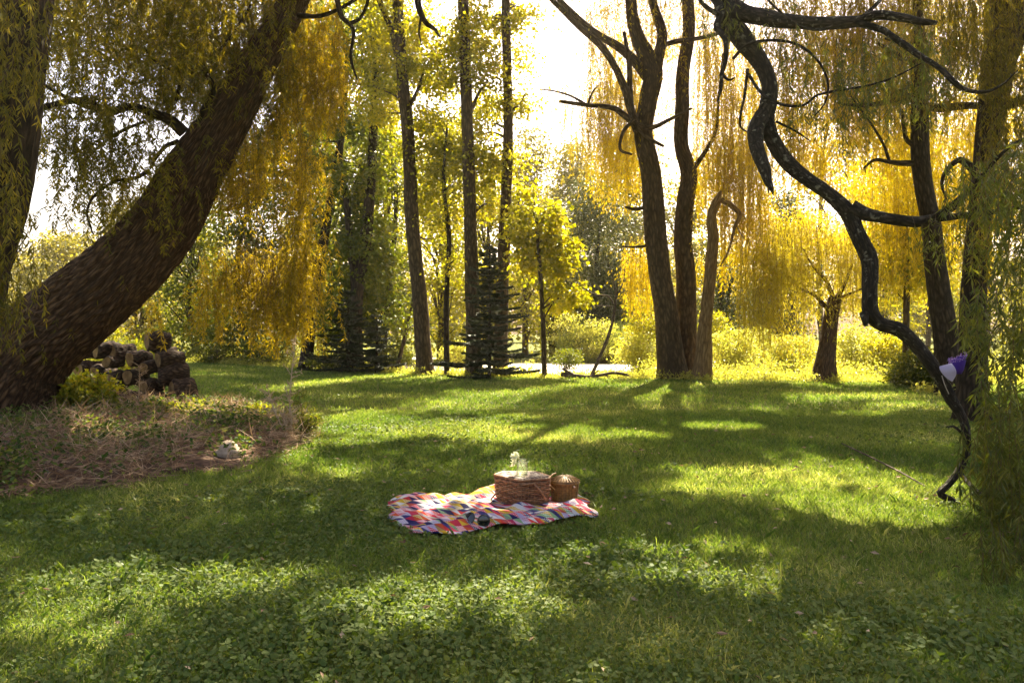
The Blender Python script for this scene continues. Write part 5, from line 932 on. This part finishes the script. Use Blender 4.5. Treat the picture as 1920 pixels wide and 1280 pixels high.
def lathe(mb, c, prof, n=40, mat_=0):
    a = np.linspace(0, 2 * math.pi, n, endpoint=False); v = np.concatenate([np.c_[c[0] + r * np.cos(a), c[1] + r * np.sin(a), np.full(n, c[2] + z)] for r, z in prof]); j = np.arange(n); jn = (j + 1) % n
    mb.add(v, np.concatenate([np.stack([k * n + j, k * n + jn, (k + 1) * n + jn, (k + 1) * n + j], -1) for k in range(len(prof) - 1)]), mat_)
def jar():
    c = np.array([(979 - 960) / F * 6.52, 6.52, ZL]); root = empty('glass_jar', c, 'clear glass jar of water standing on the large basket lid', 'jar')
    def thin(name, c1, rough, fr_):
        m, nt, out = mat(name); t = N(nt, 'ShaderNodeBsdfTransparent'); t.inputs[0].default_value = (*c1, 1); g = N(nt, 'ShaderNodeBsdfGlossy'); g.inputs['Roughness'].default_value = rough
        f = N(nt, 'ShaderNodeLayerWeight'); f.inputs[0].default_value = fr_; sc_ = N(nt, 'ShaderNodeMath', operation='MULTIPLY'); sc_.inputs[1].default_value = .5; nt.links.new(f.outputs['Fresnel'], sc_.inputs[0]); df = N(nt, 'ShaderNodeBsdfTranslucent'); df.inputs[0].default_value = (.8, .82, .74, 1); m0 = N(nt, 'ShaderNodeMixShader'); m0.inputs[0].default_value = .05; nt.links.new(t.outputs[0], m0.inputs[1]); nt.links.new(df.outputs[0], m0.inputs[2]); t = m0
        mx = N(nt, 'ShaderNodeMixShader'); nt.links.new(sc_.outputs[0], mx.inputs[0]); nt.links.new(t.outputs[0], mx.inputs[1]); nt.links.new(g.outputs[0], mx.inputs[2]); nt.links.new(mx.outputs[0], out.inputs[0]); return m
    mb = MB(); lathe(mb, c, [(.001, 0), (.040, 0), (.047, .006), (.048, .02), (.048, .085), (.044, .097), (.036, .103), (.035, .108), (.038, .110), (.035, .113), (.038, .117), (.035, .120), (.037, .124), (.037, .130), (.034, .130)]); mb.build('jar_body', thin('jar_glass', (.96, .98, .94), .08, .3), root, c)
    mb = MB(); lathe(mb, c, [(.001, .0065), (.0395, .0065), (.0446, .0125), (.0446, .080), (.001, .0805)]); mb.build('water', thin('jar_water', (.93, .95, .84), .08, .15), root, c)
    # white flower sprig in the jar
    fm = leaf_mat('white_petal', [(0, (.72, .72, .52)), (1, (.90, .90, .78))], .4, (1, 1, .9)); fl = empty('flower_sprig', c + [0, 0, .02], 'drooping white flower sprig leaning over the jar rim', 'flower'); b = c + [0, 0, .02]
    st = MB(); tube(st, [c + [.02, 0, .012], c + [-.01, -.005, .09], c + [-.036, -.01, .14], c + [-.06, -.015, .16]], [.0022, .002, .002, .0015], 5, 16); st.build('stem', M['weed'], fl, b)
    pb = MB()
    for k, (ox, oz) in enumerate(((-.06, .165), (-.045, .15), (-.075, .145), (-.07, .12), (-.052, .118), (-.04, .172), (-.082, .158), (-.03, .148), (-.073, .098), (-.058, .135), (-.05, .185))):
        cc = c + [ox, -.015 + rng.normal() * .008, oz]; d = unit(rng.normal(size=(12, 3)) + np.array([-.3, -.3, -.6 if oz < .13 else .2])); add_leaves(pb, np.repeat(cc[None], 12, 0), d, rng.uniform(.018, .034, 12), .017)
    pb.build('petals', fm, fl, b)
jar()
def sunglasses():
    c = P(894, 980, 5.72); c[2] = float(blanket_z(c[0], c[1])) + .043; root = empty('sunglasses', c, 'black round sunglasses lying open on the front of the quilt', 'sunglasses')
    fm = noise_mat('black_plastic', [(0, (.008, .008, .009)), (1, (.014, .014, .015))], 5, 2, 0, rough=.2, spec=.6); m, nt, out = mat('dark_lens'); p = N(nt, 'ShaderNodeBsdfPrincipled'); p.inputs['Base Color'].default_value = (.006, .006, .010, 1); p.inputs['Roughness'].default_value = .04; p.inputs['Specular IOR Level'].default_value = .8; nt.links.new(p.outputs[0], out.inputs[0])
    fr = MB(); a = np.linspace(0, 2 * math.pi, 36, endpoint=False)
    for sx, yaw, tilt in ((-1, -.75, .45), (1, .10, .12)):
        ex = np.array([math.cos(yaw), math.sin(yaw), 0]); nz_ = np.array([math.sin(yaw) * math.cos(tilt), -math.cos(yaw) * math.cos(tilt), math.sin(tilt)]); ez = np.cross(ex, -nz_) * -1; ez = ez if ez[2] > 0 else -ez
        cc = c + np.array([.051 * sx if sx > 0 else -.052, -.01 if sx > 0 else .022, 0 if sx > 0 else .012]); ring = cc + .042 * (np.cos(a)[:, None] * ex * 1.05 + np.sin(a)[:, None] * ez)
        n = 36; sd = 6; T = unit(np.roll(ring, -1, 0) - np.roll(ring, 1, 0)); Nn = np.broadcast_to(nz_, T.shape); B = np.cross(T, Nn); b = np.arange(sd) * 6.2832 / sd; v = ring[:, None] + .0045 * (np.cos(b)[None, :, None] * Nn[:, None] + np.sin(b)[None, :, None] * B[:, None])
        i = (np.arange(n) * sd)[:, None]; i2 = (((np.arange(n) + 1) % n) * sd)[:, None]; j = np.arange(sd)[None]; jn = (j + 1) % sd; fr.add(v.reshape(-1, 3), np.stack([i + j, i + jn, i2 + jn, i2 + j], -1).reshape(-1, 4))
        ln = MB(); inner = cc + .041 * (np.cos(a)[:, None] * ex * 1.05 + np.sin(a)[:, None] * ez); vv = np.concatenate([inner, inner - nz_ * .002, [cc + nz_ * .007], [cc + nz_ * .004]]); k = np.arange(36); kn = (k + 1) % 36
        ln.add(vv, np.stack([k, kn, np.full(36, 72)], -1)); ln.add(vv, np.stack([36 + kn, 36 + k, np.full(36, 73)], -1)); ln.build('lens', m, root, c)
        tm = MB(); s0 = cc + ex * .044 * sx + ez * .02; e = s0 + np.array([.02 * sx, .12, -.02 - (.0)]); e2 = e + np.array([-.005 * sx, .025, -.02]); tube(tm, [s0, (s0 + e) / 2, e, e2], [.004, .0035, .0035, .003], 6, 14); tm.build('temple', fm, root, c)
    tube(fr, [c + [-.018, .006, .012], c + [-.005, -.002, .02], c + [.010, -.008, .012]], [.004] * 3, 6, 8); fr.build('frame', fm, root, c)
sunglasses()

# ------------------------------------------------------------------ purple cap hooked on the crooked trunk
def cap():
    d = 6.75; s = d / F; c = P(1785, 690, d); root = empty('cap', c, 'lavender cap with violet front and ruffled top hooked on the crooked trunk', 'cap')
    def cm(n, a, b, tr=.25): return leaf_mat(n, [(0, a), (1, b)], tr, (1, 1, 1), .7, .2)
    vio = cm('violet_cloth', (.085, .035, .33), (.11, .05, .42)); lav = cm('lavender_cloth', (.66, .58, .80), (.72, .64, .85), .3); pur = cm('purple_petal', (.14, .05, .36), (.45, .30, .65))
    # crown: an open cup tipped to the right, brim: a curved visor reaching left
    mb = MB(); n = 32; a = np.linspace(0, 2 * math.pi, n, endpoint=False); rings = []
    for t, r, zz, xo in ((0, .045, -.05, .035), (.3, .058, -.02, .040), (.7, .066, .035, .048), (1, .072, .080, .052)): rings.append(np.c_[c[0] + xo + r * np.cos(a), c[1] + r * .8 * np.sin(a), c[2] + zz + .45 * r * np.cos(a) * t])
    v = np.concatenate(rings + [[rings[0].mean(0)]]); j = np.arange(n); jn = (j + 1) % n
    mb.add(v, np.concatenate([np.stack([k * n + j, k * n + jn, (k + 1) * n + jn, (k + 1) * n + j], -1) for k in range(3)])); mb.add(v, np.stack([jn, j, np.full(n, 4 * n)], -1)); o = mb.build('crown', vio, root, c); so = o.modifiers.new('thick', 'SOLIDIFY'); so.thickness = .003
    mb = MB(); nu, nv = 20, 14; U, V = np.meshgrid(np.linspace(-1, 1, nu), np.linspace(0, 1, nv))
    X = c[0] - .005 + .03 * U - V * .135 * np.sqrt(np.clip(1 - .55 * U ** 2, 0, 1)) + .035 * U * V; Y = c[1] - .062 + .035 * U ** 2 - .045 * V + .02 * U; Z = c[2] - .012 - U * .055 - .035 * V - .012 * U * V
    v = np.stack([X, Y, Z], -1); i = (np.arange(nv - 1) * nu)[:, None]; j = np.arange(nu - 1)[None]; mb.add(v.reshape(-1, 3), np.stack([i + j, i + j + 1, i + nu + j + 1, i + nu + j], -1).reshape(-1, 4)); o = mb.build('brim', lav, root, c); so = o.modifiers.new('thick', 'SOLIDIFY'); so.thickness = .004
    mb = MB(); k = 130; a = rng.uniform(0, 6.28, k); p = np.c_[c[0] + .052 + .072 * np.cos(a), c[1] + .058 * np.sin(a), c[2] + .08 + .032 * np.cos(a) + rng.uniform(-.012, .022, k)]; add_leaves(mb, p, rng.normal(size=(k, 3)), rng.uniform(.012, .026, k), .014); mb.build('ruffle', pur, root, c)
    mb = MB(); tube(mb, [P(1766, 704, d - .12), P(1771, 720, d - .12), P(1779, 738, d - .08)], [.004, .0035, .004], 6, 12); mb.build('strap', noise_mat('pale_strap', [(0, (.42, .34, .30)), (1, (.55, .46, .42))], 9, 2, 0), root, c)
cap()
# ------------------------------------------------------------------ warm air under the trees
mb = MB(); x0, x1, y0, y1, z0, z1 = -195, 195, -30, 195, -1.0, 30.0
v = np.array([[x, y, z] for z in (z0, z1) for y in (y0, y1) for x in (x0, x1)]); mb.add(v, [[0, 2, 3, 1], [4, 5, 7, 6], [0, 1, 5, 4], [2, 6, 7, 3], [0, 4, 6, 2], [1, 3, 7, 5]], smooth=False)
hm, nt, out = mat('warm_air'); pv = N(nt, 'ShaderNodeVolumePrincipled'); pv.inputs['Color'].default_value = (1.0, 0.93, 0.78, 1); pv.inputs['Density'].default_value = HAZE; pv.inputs['Anisotropy'].default_value = 0.55
nt.links.new(pv.outputs[0], out.inputs['Volume']); tag(mb.build('haze', hm), kind='stuff')
print('polys', sum(len(o.data.polygons) for o in bpy.data.objects if o.type == 'MESH'))
